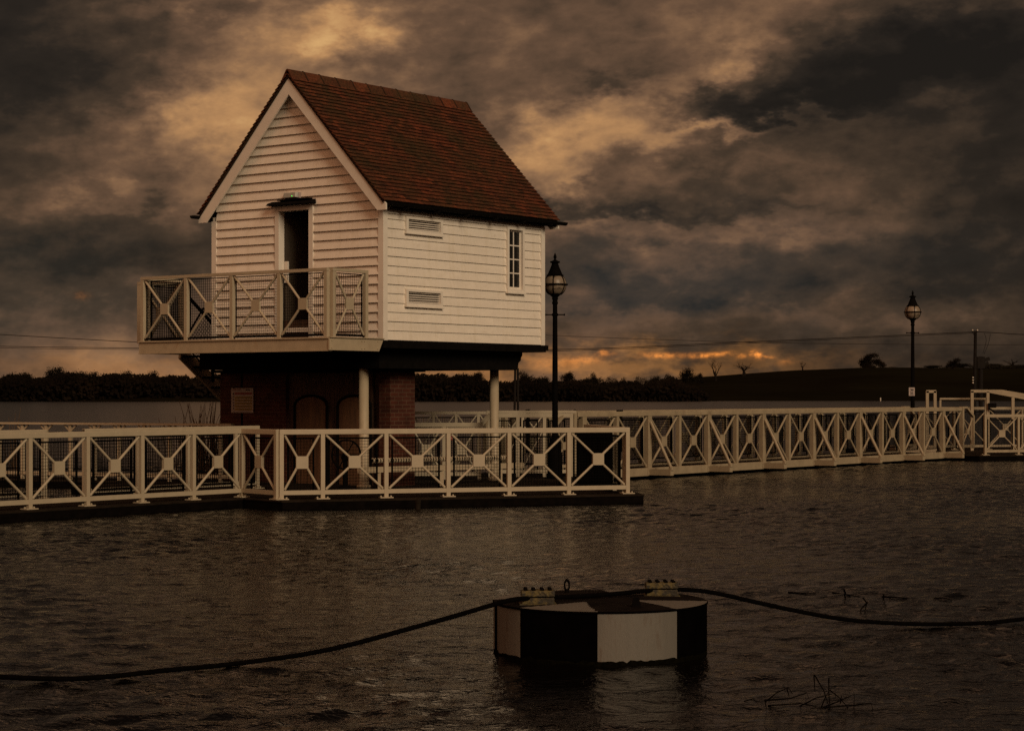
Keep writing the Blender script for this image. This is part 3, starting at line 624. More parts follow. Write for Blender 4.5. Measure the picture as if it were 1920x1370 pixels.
fence('cream railing panel in front of the truss railing, right of the brick base', Vector((-2.05, 39.75)), .04, [0, .7, 1.4], foot=False)
q0 = Vector((-.62, 39.8)); q1 = Vector((-.45, 41.0))
mb = MB(); mb.bar((0,0,1.24),(.17,1.15,1.42),.07,.07); mb.bar((.17,1.15,0),(.17,1.15,1.40),.07); tag(obj('sloping_rail', mb, Mt['cream'], loc=(q0.x, q0.y, DZ-.147)), 'short cream rail sloping up beside the rear column', 'railing')
t = fence('thick-railed cream barrier behind the first lamp post', Vector((-.43, 41.0)), .10, [0, .55, 1.1, 1.66], h=1.30, foot=False, brace=False)
mb = MB(); mb.box(-.1, 1.75, -.045, .045, 1.305, 1.36); obj('cap_rail', mb, Mt['cream'], t)
for px, py, Y, w in ((990,769,42,.10),(1078,769,43,.05),(1078,773,42,.08),(1162,770,44,.14)):
    q = P(px, py, Y); mb = MB(); mb.tube([(0,0,-.9),(0,0,.0)], w*.4, 8); mb.box(-w/2,w/2,-w/2,w/2,-.05,.02)
    if py == 773: continue
    tag(obj('capped_post', mb, Mt['black'], loc=q), {990:'small black-topped post behind the barrier, left of the first lamp',1078:'small black-topped post just right of the first lamp',1162:'wider black-topped post behind the gangway rail'}[px], 'post', 'black posts in the lake')
for px in (963, 972):
    q = P(px, 690, 62); mb = MB(); mb.tube([(0,0,-1),(.05 if px == 963 else -.02,0,q.z)], .036, 8); tag(obj('mooring_pole', mb, Mt['pole'], loc=(q.x, 62, 0)), 'tall dark mooring pole behind the rear column, %s of the pair' % ('left' if px == 963 else 'right'), 'pole', 'pair of mooring poles')
# ribbed hose on a beam
hs = Vector((-2.5, 35.6, .66)); he = Vector((-.1, 38.6, .62)); v = he-hs
mb = MB(); mb.tube([(0,0,0), v], .034, 10)
mb2 = MB(); n = 56
for i in range(n):
    c = v*((i+.5)/n); dd = v.normalized()*.019; mb2.tube([c-dd, c-dd*.7, c+dd*.7, c+dd], [.034,.046,.046,.034], 8)
hz = thing('ribbed_hose', 'white ribbed hose stretched on a cream beam behind the front railing', 'hose', hs); obj('core', mb, Mt['rope'], hz); obj('ribs', mb2, Mt['cream'], hz)
mb = MB(); mb.bar((hs.x-.2,hs.y-.25,.50),(he.x+.3,he.y+.37,.46),.09,.10)
for k in (.05,.5,.95): p = hs+v*k; mb.bar((p.x,p.y,DZ),(p.x,p.y,.46),.07)
tag(obj('hose_beam', mb, Mt['cream2']), 'cream beam on short legs carrying the ribbed hose', 'beam')
q = P(843, 816, 38.6); mb = MB(); mb.box(-.055,.055,-.01,.01,-.09,.09); mb.cur = 1
for z in (-.05,0,.05): mb.box(-.04,.04,-.013,-.0101,z-.008,z+.008)
tag(obj('red_notice', mb, [Mt['rust'], Mt['signwhite']], loc=q), 'tiny red notice behind the front railing, left of the rear column', 'sign')
mb = MB(); mb.tube([(q.x,q.y+.03,DZ),(q.x,q.y+.03,q.z+.1)], .02, 8); tag(obj('notice_post', mb, Mt['iron']), 'thin black post carrying the tiny red notice', 'post')
# equipment on the deck: hand wheel and dark cabinet
t = thing('hand_wheel', 'dark spoked hand wheel on a pedestal in front of the arched doors', 'valve', (-2.95, 35.6, DZ), .3)
mb = MB(); mb.tube([(.26*math.cos(a_*math.pi/12),0,.62+.26*math.sin(a_*math.pi/12)) for a_ in range(25)], .018, 6, caps=False)
for a_ in range(6): mb.tube([(0,0,.62),(.26*math.cos(a_*math.pi/3),0,.62+.26*math.sin(a_*math.pi/3))], .011, 6)
obj('wheel', mb, Mt['iron'], t); mb = MB(); mb.lathe([(.13,0),(.12,.03),(.05,.08),(.045,.5),(.08,.56),(.03,.7)], 12, 0, .08); obj('pedestal', mb, Mt['iron'], t)

# ------------------------------------------------------------------ street lamps
def make_lamp():
    t = thing('street_lamp', '', 'street lamp', (0,0,0), 0, 'ornate globe lamps on the pontoons')
    mb = MB(); mb.lathe([(.17,0),(.17,.06),(.15,.08),(.145,.5),(.13,.56),(.125,.72),(.09,.78),(.08,.84),(.062,.9),(.058,1.6),(.055,2.2),(.049,3.0),(.046,3.52)], 16); obj('pole', mb, Mt['iron'], t, smooth=False)
    mb = MB(); mb.lathe([(.046,3.50),(.06,3.52),(.06,3.55),(.05,3.57),(.052,3.60),(.062,3.61),(.062,3.63),(.056,3.65),(.09,3.68),(.135,3.72),(.145,3.75),(.13,3.755)], 16); obj('globe_cup', mb, Mt['iron'], t)
    mb = MB(); mb.tube([(-.19,0,3.3),(.19,0,3.3)], .012, 8); mb.tube([(-.20,0,3.3),(-.178,0,3.3)], .022, 8); mb.tube([(.178,0,3.3),(.20,0,3.3)], .022, 8); mb.lathe([(.049,3.27),(.064,3.28),(.064,3.32),(.049,3.33)], 12); obj('ladder_bar', mb, Mt['iron'], t)
    mb = MB(); n = 12; mb.lathe([(.228*math.sin(math.pi*(k+1)/(n+2)), 3.905-.228*math.cos(math.pi*(k+1)/(n+2))) for k in range(n+1)], 24); obj('glass_globe', mb, Mt['globe'], t, smooth=True)
    mb = MB()
    for k in range(6):
        a_ = k*math.pi/3+.35; mb.tube([(.238*math.sin(b_)*math.cos(a_), .238*math.sin(b_)*math.sin(a_), 3.905-.238*math.cos(b_)) for b_ in [math.pi*(.18+.66*j/10) for j in range(11)]], .009, 6)
    mb.lathe([(.236,3.89),(.258,3.892),(.262,3.905),(.258,3.918),(.236,3.92)], 24); obj('globe_cage', mb, Mt['iron'], t)
    mb = MB(); mb.lathe([(.16,4.075),(.185,4.09),(.15,4.11),(.14,4.13),(.085,4.26),(.062,4.33),(.10,4.345),(.10,4.37),(.05,4.385),(.03,4.40),(.018,4.42),(.034,4.45),(.030,4.475),(.006,4.54)], 16); obj('canopy', mb, Mt['iron'], t)
    return t
lp = make_lamp(); lp.location = (.865, 40.2, DZ-.01); lp['label'] = 'tall black globe lamp beside the right wall of the hut'
l2 = copy_tree(lp); l2.location = (11.72, 58.5, .33); l2['label'] = 'distant black globe lamp beyond the gangway at the right'; l2.rotation_euler = (0,0,.25)
mb = MB(); mb.box(-.6,.6,-.4,.4,-.2,.33); bevel(tag(obj('lamp_plinth', mb, Mt['cream2'], loc=(11.72,58.5,0)), 'pale block under the distant lamp', 'plinth'), .02)
q = P(1709.5, 734, 58.38); mb = MB(); mb.box(-.085,.085,-.012,.012,-.12,.12); mb.cur = 1
for z, a_, b_ in ((.07,-.05,.05),(.04,-.03,.05),(.0,-.05,-.01),(.0,.01,.04),(-.04,-.04,.04),(-.08,-.05,.05)): mb.box(a_,b_,-.016,-.0121,z-.011,z+.011)
tag(obj('lamp_notice', mb, [Mt['signwhite'], Mt['ink']], loc=q), 'small white notice fixed to the distant lamp post', 'sign')

# ------------------------------------------------------------------ the hut
hut = thing('hut', 'white weatherboarded hut with a red tiled roof, raised on a brick base and columns', 'hut', (-2.291, 35.5, 0), TA)
LX = 4.764; LY = 4.216; ZW0 = 2.81; ZW1 = 5.10; RY = LY/2; RM = 1.055; ZR = 7.73     # ridge line height of the tile bed
def roofz(y): return ZR-RM*abs(y-RY)
def panel(mb, o, u, w, z0, z1, holes):
    us = sorted({0, w, *[h_[0] for h_ in holes], *[h_[1] for h_ in holes]}); zs = sorted({z0, z1, *[h_[2] for h_ in holes], *[h_[3] for h_ in holes]})
    for a_, b_ in zip(us, us[1:]):
        for c_, d_ in zip(zs, zs[1:]):
            if any(h_[0]-1e-6 <= a_ and b_ <= h_[1]+1e-6 and h_[2]-1e-6 <= c_ and d_ <= h_[3]+1e-6 for h_ in holes): continue
            p = [Vector(o)+Vector(u)*a_, Vector(o)+Vector(u)*b_]
            mb.add([(p[0].x,p[0].y,c_),(p[1].x,p[1].y,c_),(p[1].x,p[1].y,d_),(p[0].x,p[0].y,d_)], [(0,1,2,3)])
DOOR = (1.75, 2.50, 3.20, 5.215); WIN = (3.60, 4.09, 3.86, 5.0)
mb = MB()
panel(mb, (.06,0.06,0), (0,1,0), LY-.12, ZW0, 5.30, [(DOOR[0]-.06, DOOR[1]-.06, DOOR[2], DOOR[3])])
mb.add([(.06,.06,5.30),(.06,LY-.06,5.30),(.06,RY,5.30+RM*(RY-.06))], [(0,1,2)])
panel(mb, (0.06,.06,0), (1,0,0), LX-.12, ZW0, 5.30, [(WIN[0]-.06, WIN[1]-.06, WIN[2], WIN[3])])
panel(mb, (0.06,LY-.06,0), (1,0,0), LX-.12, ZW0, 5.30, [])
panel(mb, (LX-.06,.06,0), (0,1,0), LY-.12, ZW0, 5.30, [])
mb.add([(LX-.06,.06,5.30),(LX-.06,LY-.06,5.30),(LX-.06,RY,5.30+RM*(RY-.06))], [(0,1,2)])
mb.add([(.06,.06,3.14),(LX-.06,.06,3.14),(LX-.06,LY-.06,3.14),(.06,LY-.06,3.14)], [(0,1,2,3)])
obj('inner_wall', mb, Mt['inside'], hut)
EXP = .1655
def boards(segf, axis, z0, z1, out, name, holes=()):
    """lapped boards; axis 'x' = right/left walls (board runs along x), 'y' = gables"""
    mb = MB(); rnd = random.Random(len(name)*7); z = z0; i = 0
    while z < z1-.02:
        zt = min(z+EXP+.012, z1)
        lip = (.034 if axis == 'x' else .050)+rnd.uniform(-.004,.004); jz = rnd.uniform(-.003,.003)
        def pt(t_, o_, z_): return (t_, out[0]+out[1]*o_, z_) if axis == 'x' else (out[0]+out[1]*o_, t_, z_)
        l0, h0, l1, h1 = segf(z)+segf(zt)
        pieces = [(l0, h0, l1, h1, z, zt)]
        for x0_, x1_, c_, d_ in holes:
            if zt <= c_+.004 or z >= d_-.004: continue
            ns = []
            for q0, q1, q2, q3, za, zb in pieces:
                if x1_ <= q0 or x0_ >= q1: ns.append((q0,q1,q2,q3,za,zb)); continue
                ns.append((q0, x0_, q2, x0_, za, zb)); ns.append((x1_, q1, x1_, q3, za, zb))
                if za < c_-.01: ns.append((x0_, x1_, x0_, x1_, za, c_))
                if zb > d_+.01: ns.append((x0_, x1_, x0_, x1_, d_, zb))
            pieces = ns
        if rnd.random() < .3:      # butt joint
            jx = rnd.uniform(.25, .75)*(h0-l0)+l0; ns = []
            for q0, q1, q2, q3, za, zb in pieces:
                if min(q0,q2)+.2 < jx < max(q1,q3)-.2 and abs((q1-q0)-(q3-q2)) < .5: ns += [(q0, jx-.0012, q2, jx-.0012, za, zb), (jx+.0012, q1, jx+.0012, q3, za, zb)]
                else: ns.append((q0,q1,q2,q3,za,zb))
            pieces = ns
        for q0, q1, q2, q3, za, zb in pieces:
            if max(q1-q0, q3-q2) < .02: continue
            mb.tint = rnd.uniform(.94, 1.0)
            ofs = lambda zz: .008+(lip-.008)*(1-(zz-z)/(EXP+.012))
            mb.hexa([pt(q0,-.02,za+jz), pt(q1,-.02,za+jz), pt(q1,ofs(za),za+jz), pt(q0,ofs(za),za+jz), pt(q2,-.02,zb), pt(q3,-.02,zb), pt(q3,ofs(zb),zb), pt(q2,ofs(zb),zb)])
        z += EXP; i += 1
    return obj(name, mb, Mt['white'], hut)
def cut(a_, b_, holes, z, zt):
    segs = [(a_, b_)]
    for h0, h1, c_, d_ in holes:
        if zt <= c_+.01 or z >= d_-.01: continue
        ns = []
        for s0, s1 in segs:
            if h0 > s0: ns.append((s0, min(s1, h0)))
            if h1 < s1: ns.append((max(s0, h1), s1))
        segs = [s_ for s_ in ns if s_[1]-s_[0] > .02]
    return segs
VENTS = [(.575, 1.615, 4.745, 5.035), (.575, 1.615, 3.43, 3.73)]; WINF = (3.575, 4.118, 3.80, 5.055)
boards(lambda z: (.075, LX-.075), 'x', ZW0, 5.12, (0,-1), 'side_wall', VENTS+[WINF])
boards(lambda z: (.075, LX-.075), 'x', ZW0, 5.12, (LY,1), 'rear_side_wall')
DF = (1.645, 2.60, ZW0, 5.31)
def gseg(z):
    yl = max(.075 if z < 5.36 else -.02, (z-5.37)/RM); yl = min(yl, RY-.002); return (yl, LY-yl)
boards(gseg, 'y', ZW0, 7.55, (0,-1), 'gable_wall', [DF])
boards(gseg, 'y', ZW0, 7.55, (LX,1), 'rear_gable_wall')
cb_ = MB(); cb_.box(-.045,.075,-.045,.075,ZW0-.01,5.12); cm = cb_.mesh('corner_board', Mt['white2'])
for x, y in ((0,0),(LX-.03,0),(0,LY-.03),(LX-.03,LY-.03)): put('corner_board', cm, hut, (x,y,0))
mb = MB(); mb.box(0, LX+.02, -.05, .0, 5.06, 5.20); mb.box(0, LX+.02, LY, LY+.05, 5.06, 5.20); obj('frieze_board', mb, Mt['white2'], hut)
# bargeboards
def barge(x):
    mb = MB()
    for s_ in (1,-1):
        pts = [(RY, 7.33), (RY+s_*-2.145, 5.09), (RY+s_*-2.345, 5.09), (RY+s_*-2.345, 5.20), (RY, 7.67)]
        mb.prism_x(pts if s_ > 0 else pts[::-1], x, x+.035)
    return mb
obj('bargeboard', barge(-.20), Mt['white2'], hut); obj('bargeboard', barge(LX+.22), Mt['white2'], hut)
mb = MB()
for s_ in (1,-1):   # soffit boards under the verge
    y0, y1 = RY, RY-s_*2.28
    for xa, xb in ((-.165, .0), (LX, LX+.22)):
        mb.hexa([(xa,y0,7.58),(xb,y0,7.58),(xb,y1,7.58-RM*2.28),(xa,y1,7.58-RM*2.28),(xa,y0,7.61),(xb,y0,7.61),(xb,y1,7.61-RM*2.28),(xa,y1,7.61-RM*2.28)])
obj('soffit', mb, Mt['white2'], hut)
# roof
rf = MB()
def tiles(s_):
    rnd = random.Random(3 if s_ > 0 else 4); ang = math.atan(RM); SL = 2.335/math.cos(ang); nrow = 33; g_ = SL/nrow; x0, x1 = -.24, LX+.275; tw = .165
    dn = Vector((0, -s_*math.cos(ang), -math.sin(ang))); nm = Vector((0, -s_*math.sin(ang), math.cos(ang)))
    apex = Vector((0, RY, ZR-.035))
    for r_ in range(nrow+1):
        x = x0+(rnd.uniform(-.004,.004)) - (0 if r_ % 2 else tw/2)
        while x < x1:
            xa = max(x, x0)+rnd.uniform(.0,.003); xb = min(x+tw-.004, x1)
            if xb-xa > .03:
                s0 = SL-r_*g_; s1 = s0-g_-.045
                if s1 < 0: s1 = 0
                if s0 > .03:
                    lift = .044+rnd.uniform(-.003,.004); th = .016; slip = rnd.uniform(-.004,.004)+(.03 if rnd.random() < .006 else 0)
                    a_ = apex+dn*(s0+slip)+nm*lift; b_ = apex+dn*s1+nm*.012
                    rf.tint = min(1, max(.2, rnd.gauss(.55,.15)))
                    lo = [a_-nm*th, a_-nm*th, b_-nm*th, b_-nm*th]; hi = [a_, a_, b_, b_]; xs_ = [xa, xb, xb, xa]
                    p = [Vector((xx, v_.y, v_.z)) for xx, v_ in zip(xs_, lo)]+[Vector((xx, v_.y, v_.z)) for xx, v_ in zip(xs_, hi)]
                    rf.hexa(p); rf.att[-4] = .001; rf.att[-6] = .001  # tail and underside faces blackened: shade between courses painted in
            x += tw
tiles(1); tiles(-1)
# bed under the tiles
rf.tint = .05
for s_ in (1,-1):
    y1 = RY-s_*2.30; rf.hexa([(-.22,RY,ZR-.10),(LX+.26,RY,ZR-.10),(LX+.26,y1,ZR-.10-RM*2.30),(-.22,y1,ZR-.10-RM*2.30),(-.22,RY,ZR-.045),(LX+.26,RY,ZR-.045),(LX+.26,y1,ZR-.045-RM*2.30),(-.22,y1,ZR-.045-RM*2.30)])
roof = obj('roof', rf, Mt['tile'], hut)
rt = MB(); x = -.245; k = 0
while x < LX+.25:
    rt.tint = random.uniform(.35,.75); xe = min(x+.44, LX+.285); j = random.uniform(-.004,.006)
    w_, hh = .135, .135
    prof = [(RY-w_, ZR-.135+j), (RY-.03, ZR+.035+j), (RY, ZR+.055+j), (RY+.03, ZR+.035+j), (RY+w_, ZR-.135+j)]
    inner = [(y_, z_-.03) for y_, z_ in prof][::-1]
    pl = prof+inner; rt.prism_x(pl[::-1], x+.004, xe-.004)
    rt.tint = .1; pr2 = [(RY+(y_-RY)*1.06, z_+.010) for y_, z_ in prof]; pl = pr2+inner; rt.prism_x(pl[::-1], xe-.03, xe-.002)
    x += .44
obj('ridge_tiles', rt, Mt['tile'], roof)
# gutters
def gutter(y, s_, xa, xb):
    mb = MB(); n_ = 8; outer = [(y+.062*math.cos(math.pi+math.pi*k_/n_), 5.225+.062*math.sin(math.pi+math.pi*k_/n_)) for k_ in range(n_+1)]
    inner = [(y+.055*math.cos(math.pi+math.pi*k_/n_), 5.225+.055*math.sin(math.pi+math.pi*k_/n_)) for k_ in range(n_+1)][::-1]
    mb.prism_x(outer+inner, xa, xb)
    mb.prism_x([(y-.062,5.225),(y+.062,5.225),(y+.05,5.20),(y-.05,5.20)], xa, xa+.01)
    y2 = y+s_*.10; mb.box(xa+.25, xb-.2, min(y+s_*.058,y2), max(y+s_*.058,y2), 5.13, 5.27)
    for xx in np.arange(xa+.5, xb-.2, .87): mb.box(xx-.03, xx+.03, min(y-.06*s_, y+s_*.22), max(y-.06*s_, y+s_*.22), 5.135, 5.165)
    return obj('gutter', mb, Mt['black'], hut)
gutter(-.245, 1, -.16, 5.22); gutter(LY+.245, -1, -.36, 5.1)
# door frame, hood, threshold
mb = MB()
for y0, y1 in ((DF[0], 1.75), (2.50, DF[1])): mb.box(-.05, .10, y0, y1, ZW0, 5.215)
mb.box(-.052, .10, DF[0], DF[1], 5.215, 5.315); mb.box(-.045, .05, 1.75, 2.50, 2.98, 3.06)
df = obj('door_frame', mb, Mt['white2'], hut)
mb = MB(); mb.box(-.02, .02, 1.75, 2.50, 3.06, 3.20); mb.box(-.02,.02,1.75,2.50,ZW0,2.98); obj('threshold', mb, Mt['wood'], df)
mb = MB(); mb.hexa([(-.20,1.56,5.318),(-.05,1.56,5.318),(-.05,2.69,5.318),(-.20,2.69,5.318),(-.17,1.58,5.36),(-.04,1.58,5.40),(-.04,2.67,5.40),(-.17,2.67,5.36)]); mb.box(-.15,-.04,1.66,2.45,5.40,5.42); obj('door_hood', mb, Mt['black'], hut)
mb = MB(); mb.box(.10, .14, 2.42, 2.495, 3.9, 4.30); obj('door_edge_plate', mb, Mt['white2'], hut)
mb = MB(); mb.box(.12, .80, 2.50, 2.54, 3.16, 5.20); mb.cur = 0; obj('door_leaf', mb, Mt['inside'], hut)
# louvred vents
for x0, x1, z0, z1 in VENTS:
    mb = MB(); f_ = .06
    mb.box(x0, x1, -.065, .02, z0, z0+f_); mb.box(x0, x1, -.065, .02, z1-f_*.7, z1); mb.box(x0, x0+f_, -.064, .02, z0+f_, z1-f_*.7); mb.box(x1-f_, x1, -.064, .02, z0+f_, z1-f_*.7)
    mb.box(x0-.015, x1+.015, -.085, .0, z0-.022, z0-.001)
    vt = obj('vent', mb, Mt['white2'], hut)
    mb = MB(); nl = 5
    for k_ in range(nl):
        zc = z0+f_+(z1-z0-f_*1.7)*(k_+.5)/nl; mb.bar((x0+f_, -.018, zc), (x1-f_, -.018, zc), .018, .006, up=(0,-.8,.6))
    obj('louvre', mb, Mt['white2'], vt)
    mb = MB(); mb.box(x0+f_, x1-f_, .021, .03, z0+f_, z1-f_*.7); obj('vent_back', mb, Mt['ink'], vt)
# window
x0, x1, z0, z1 = WINF; mb = MB(); f_ = .055
mb.box(x0,x1,-.065,.02,z0,z0+f_); mb.box(x0,x1,-.065,.02,z1-f_,z1); mb.box(x0,x0+f_,-.064,.02,z0+f_,z1-f_); mb.box(x1-f_,x1,-.064,.02,z0+f_,z1-f_); mb.box(x0-.02,x1+.02,-.09,0,z0-.03,z0-.001)
wf = obj('window', mb, Mt['white2'], hut)
mb = MB(); a_, b_, c_, d_ = x0+f_, x1-f_, z0+f_, z1-f_
mb.box(a_,a_+.03,.0,.03,c_,d_); mb.box(b_-.03,b_,.0,.03,c_,d_); mb.box(a_+.03,b_-.03,.0,.03,c_,c_+.05); mb.box(a_+.03,b_-.03,.0,.03,d_-.03,d_)
mb.box((a_+b_)/2-.012,(a_+b_)/2+.012,.002,.028,c_+.05,d_-.03)
for k_ in (1,2,3): z_ = c_+.05+(d_-.08-c_)*k_/4; mb.box(a_+.03,b_-.03,.004,.026,z_-.011,z_+.011)
obj('glazing_bars', mb, Mt['white2'], wf)
mb = MB(); mb.box(a_+.03,b_-.03,.012,.018,c_+.05,d_-.03); obj('pane', mb, Mt['glass'], wf)
# platform
mb = MB(); mb.box(-.02, 4.86, -.03, LY+.75, 2.665, 2.805); mb.box(4.80, 4.90, -.06, LY+.4, 2.70, 2.80); obj('platform', mb, Mt['black'], hut)
mb = MB(); poly = [(.22,2.31),(4.30,2.31),(4.36,2.36),(4.37,2.45),(4.45,2.50),(4.46,2.56),(4.50,2.60),(4.50,2.664),(.22,2.664)]
n_ = len(poly); y0, y1 = .28, 4.86
mb.add([(x_,y0,z_) for x_, z_ in poly]+[(x_,y1,z_) for x_, z_ in poly], [tuple(range(n_)), tuple(range(2*n_-1,n_-1,-1))]+[(i,n_+i,n_+(i+1)%n_,(i+1)%n_) for i in range(n_)]); obj('support_beams', mb, Mt['black'], hut)
mb = MB(); mb.box(.85,1.85,.55,5.2,2.255,2.309); obj('wall_plate', mb, Mt['black'], hut)
mb = MB(); mb.box(.10,.22,.9,1.3,2.50,2.66); mb.box(.05,.22,1.0,1.2,2.40,2.52); obj('bracket', mb, Mt['iron'], hut)
# columns
cm_ = MB(); cm_.lathe([(.13,0),(.13,.05),(.10,.07),(.092,.12),(.088,2.2-.0),(.092,2.163)], 24)
cm_ = MB(); cm_.lathe([(.13,0),(.13,.04),(.095,.06),(.092,.12),(.088,2.163)], 24); cme = cm_.mesh('column', Mt['cream2'], True)
for x_, y_ in ((.35,.76),(4.22,.76),(4.22,3.9)): put('column', cme, hut, (x_, y_, DZ))
# brick base: piers, boarded front with arched doors
BX0, BX1, BY0, BY1 = 1.0, 1.70, .684, 5.09; ZB = 2.254
mb = MB(); mb.box(BX0, BX1, 3.32, BY1, -.3, ZB); mb.box(BX0, BX1, BY0, .96, -.3, ZB); mb.box(BX0+.35, BX1-.01, .96, 3.32, -.3, ZB); obj('brick_base', mb, Mt['brick'], hut)
mb = MB(); y = .962; rnd = random.Random(2)
while y < 3.30:
    w_ = .118; xo = BX0+.09+rnd.uniform(-.003,.003)
    if y < 1.10: xo = BX0+.16
    mb.box(xo, BX0+.349, y, min(y+w_-.006,3.318), DZ, ZB-.002); y += w_
bd = obj('boarding', mb, Mt['wood'], hut)
for yc in (2.72, 1.62):
    w_ = .42; zt = 1.62; mb = MB(); n_ = 12
    arc = [(yc+w_*math.cos(math.pi*k_/n_), zt+.20*math.sin(math.pi*k_/n_)) for k_ in range(n_+1)]
    arc2 = [(yc+(w_-.045)*math.cos(math.pi*k_/n_), zt+.165*math.sin(math.pi*k_/n_)) for k_ in range(n_+1)]
    dr = MB(); dr.prism_x([(yc+w_-.045,DZ)]+arc2+[(yc-w_+.045,DZ)], BX0+.055, BX0+.088); d_ = obj('arched_door', dr, Mt['door'], hut)
    pts = [(BX0+.05, yc+w_, DZ)]+[(BX0+.05, y_, z_) for y_, z_ in arc]+[(BX0+.05, yc-w_, DZ)]; mb.tube(pts, .022, 6); obj('door_arch', mb, Mt['black'], d_)
    mb = MB(); mb.box(BX0+.03,BX0+.054,yc-.30,yc-.26,1.05,1.12); obj('handle', mb, Mt['iron'], d_)
mb = MB(); mb.box(BX0-.012,BX0-.001,4.47,4.51,DZ,ZB-.02); obj('conduit', mb, Mt['iron'], hut)

# balcony
bal = MB(); bal.box(-1.40, -.05, .01, 4.70, 2.765, 2.815); bal.box(-.35, .75, 4.705, 5.95, 2.765, 2.814); bal = obj('balcony_floor', bal, Mt['black'], hut)
mb = MB(); mb.box(-1.445,-1.405,-.02,4.74,2.605,2.80); mb.box(-1.47,-1.38,-.021,4.741,2.80,2.826); mb.box(-1.455,-1.36,-.019,4.739,2.585,2.604)
obj('fascia', mb, Mt['cream2'], bal)
mb = MB(); mb.add([(-1.46,-.05,2.60),(-.16,-.05,2.60),(-.04,-.05,2.815),(-1.46,-.05,2.815),(-1.46,-.022,2.60),(-.16,-.022,2.60),(-.04,-.022,2.815),(-1.46,-.022,2.815)], [(0,1,2,3),(7,6,5,4),(0,4,5,1),(1,5,6,2),(2,6,7,3),(3,7,4,0)])
mb.box(-1.46,-.04,-.08,-.021,2.816,2.83)
for x_ in (-1.40,-.62,-.55,-.2): mb.tube([(x_,-.062,2.64),(x_,-.05,2.64)],.012,6); mb.tube([(x_,-.062,2.77),(x_,-.05,2.77)],.012,6)
obj('side_fascia', mb, Mt['cream2'], bal)
mb = MB()
for y_ in (.5,1.5,2.6,3.7,4.6): mb.box(-1.37,.2,y_-.04,y_+.04,2.62,2.764)
mb.box(-.3,.7,4.8,4.88,2.62,2.764); mb.box(-.3,.7,5.8,5.88,2.62,2.764); obj('joist', mb, Mt['black'], bal)
def railing(x, y, rz, posts, mesh_back, h=1.19, cell=.048, dark=False):
    m_ = Mt['cream']; mb = MB(); mb.box(posts[0]-.035, posts[-1]+.035, -.038, .038, h-.055, h); o = obj('balcony_railing', mb, m_, hut, (x, y, 2.826), rz)
    mb = MB(); mb.box(posts[0], posts[-1], -.012, .012, .02, .06); obj('toe_strip', mb, Mt['black'], o)
    for p_ in posts: put('post', post_mesh(h-.055, .074, False), o, (p_,0,0))
    for p0, p1 in zip(posts, posts[1:]):
        put('cross_brace', brace_mesh(round(p1-p0,3), .04, h-.06, .044, .20, True), o, (p0,0,0))
        put('mesh_panel', grid_mesh(round(p1-p0-.09,3), .04, h-.08, cell, .0055, .018), o, (p0+.045, mesh_back, 0))
    return o
railing(-1.41, 4.66, -math.pi/2, [0, 1.155, 2.325, 3.495, 4.60], .05)      # front, seen left to right
railing(-1.41, -.01, 0, [.08, .93], .05)                                  # right return
railing(-1.30, 4.66, 0, [0, .93], -.05)                                   # left return
railing(-.35, 5.92, 0, [.0, 1.08], -.05)                                  # landing, outer side
railing(-.35, 4.72, math.pi/2, [.04, 1.18], -.05)
# stairs from the landing down along the left side
st = MB(); nst = 13; rise = (2.815-DZ)/nst; run = .26
for y_ in (5.02, 5.93): st.hexa([(.70,y_-.03,2.55),(.75+nst*run,y_-.03,DZ-.1),(.75+nst*run,y_+.03,DZ-.1),(.70,y_+.03,2.55),(.75,y_-.03,2.815),(.98+nst*run,y_-.03,DZ+.12),(.98+nst*run,y_+.03,DZ+.12),(.75,y_+.03,2.815)])
stair = obj('staircase', st, Mt['cream2'], hut)
mb = MB()
for k_ in range(nst): mb.box(.76+k_*run, .76+k_*run+.27, 5.06, 5.89, 2.815-(k_+1)*rise-.04, 2.815-(k_+1)*rise)
obj('tread', mb, Mt['black'], stair)
mb = MB()
for y_ in (5.06, 5.89):
    mb.bar((.75,y_,3.9),(.75+nst*run,y_,DZ+1.1),.05,.05)
    for k_ in range(0, nst+1, 3): mb.bar((.8+k_*run,y_,2.7-k_*rise),(.8+k_*run,y_,3.88-k_*rise),.04)
obj('stair_rail', mb, Mt['wire'], stair)
sg = grid_mesh(1.0, 0, .9, .06, .006)
for k_ in range(3):
    o = put('stair_mesh', sg, stair, (.80+k_*1.12, 5.93, 2.86-k_*.88)); o.rotation_euler = (0, math.atan(rise/run)*.999, 0)
# bulkhead light over the door
t = thing('bulkhead_light', 'clear bulkhead light with a green indicator on the gable above the doorway', 'light fitting', (-2.291-.797*2.13-.604*.03, 35.5+.604*2.13-.797*.03, 5.49), TA)
mb = MB(); mb.box(-.06, 0, -.19, .19, -.06, .05); bevel(obj('base', mb, Mt['signwhite'], t), .01)
mb = MB(); mb.hexa([(-.13,-.16,-.05),(-.06,-.18,-.055),(-.06,.18,-.055),(-.13,.16,-.05),(-.12,-.15,.045),(-.06,-.18,.055),(-.06,.18,.055),(-.12,.15,.045)]); bevel(obj('cover', mb, Mt['lens'], t), .012)
mb = MB(); mb.box(-.135,-.128,-.075,-.06,-.03,-.015); obj('indicator', mb, Mt['led'], t)
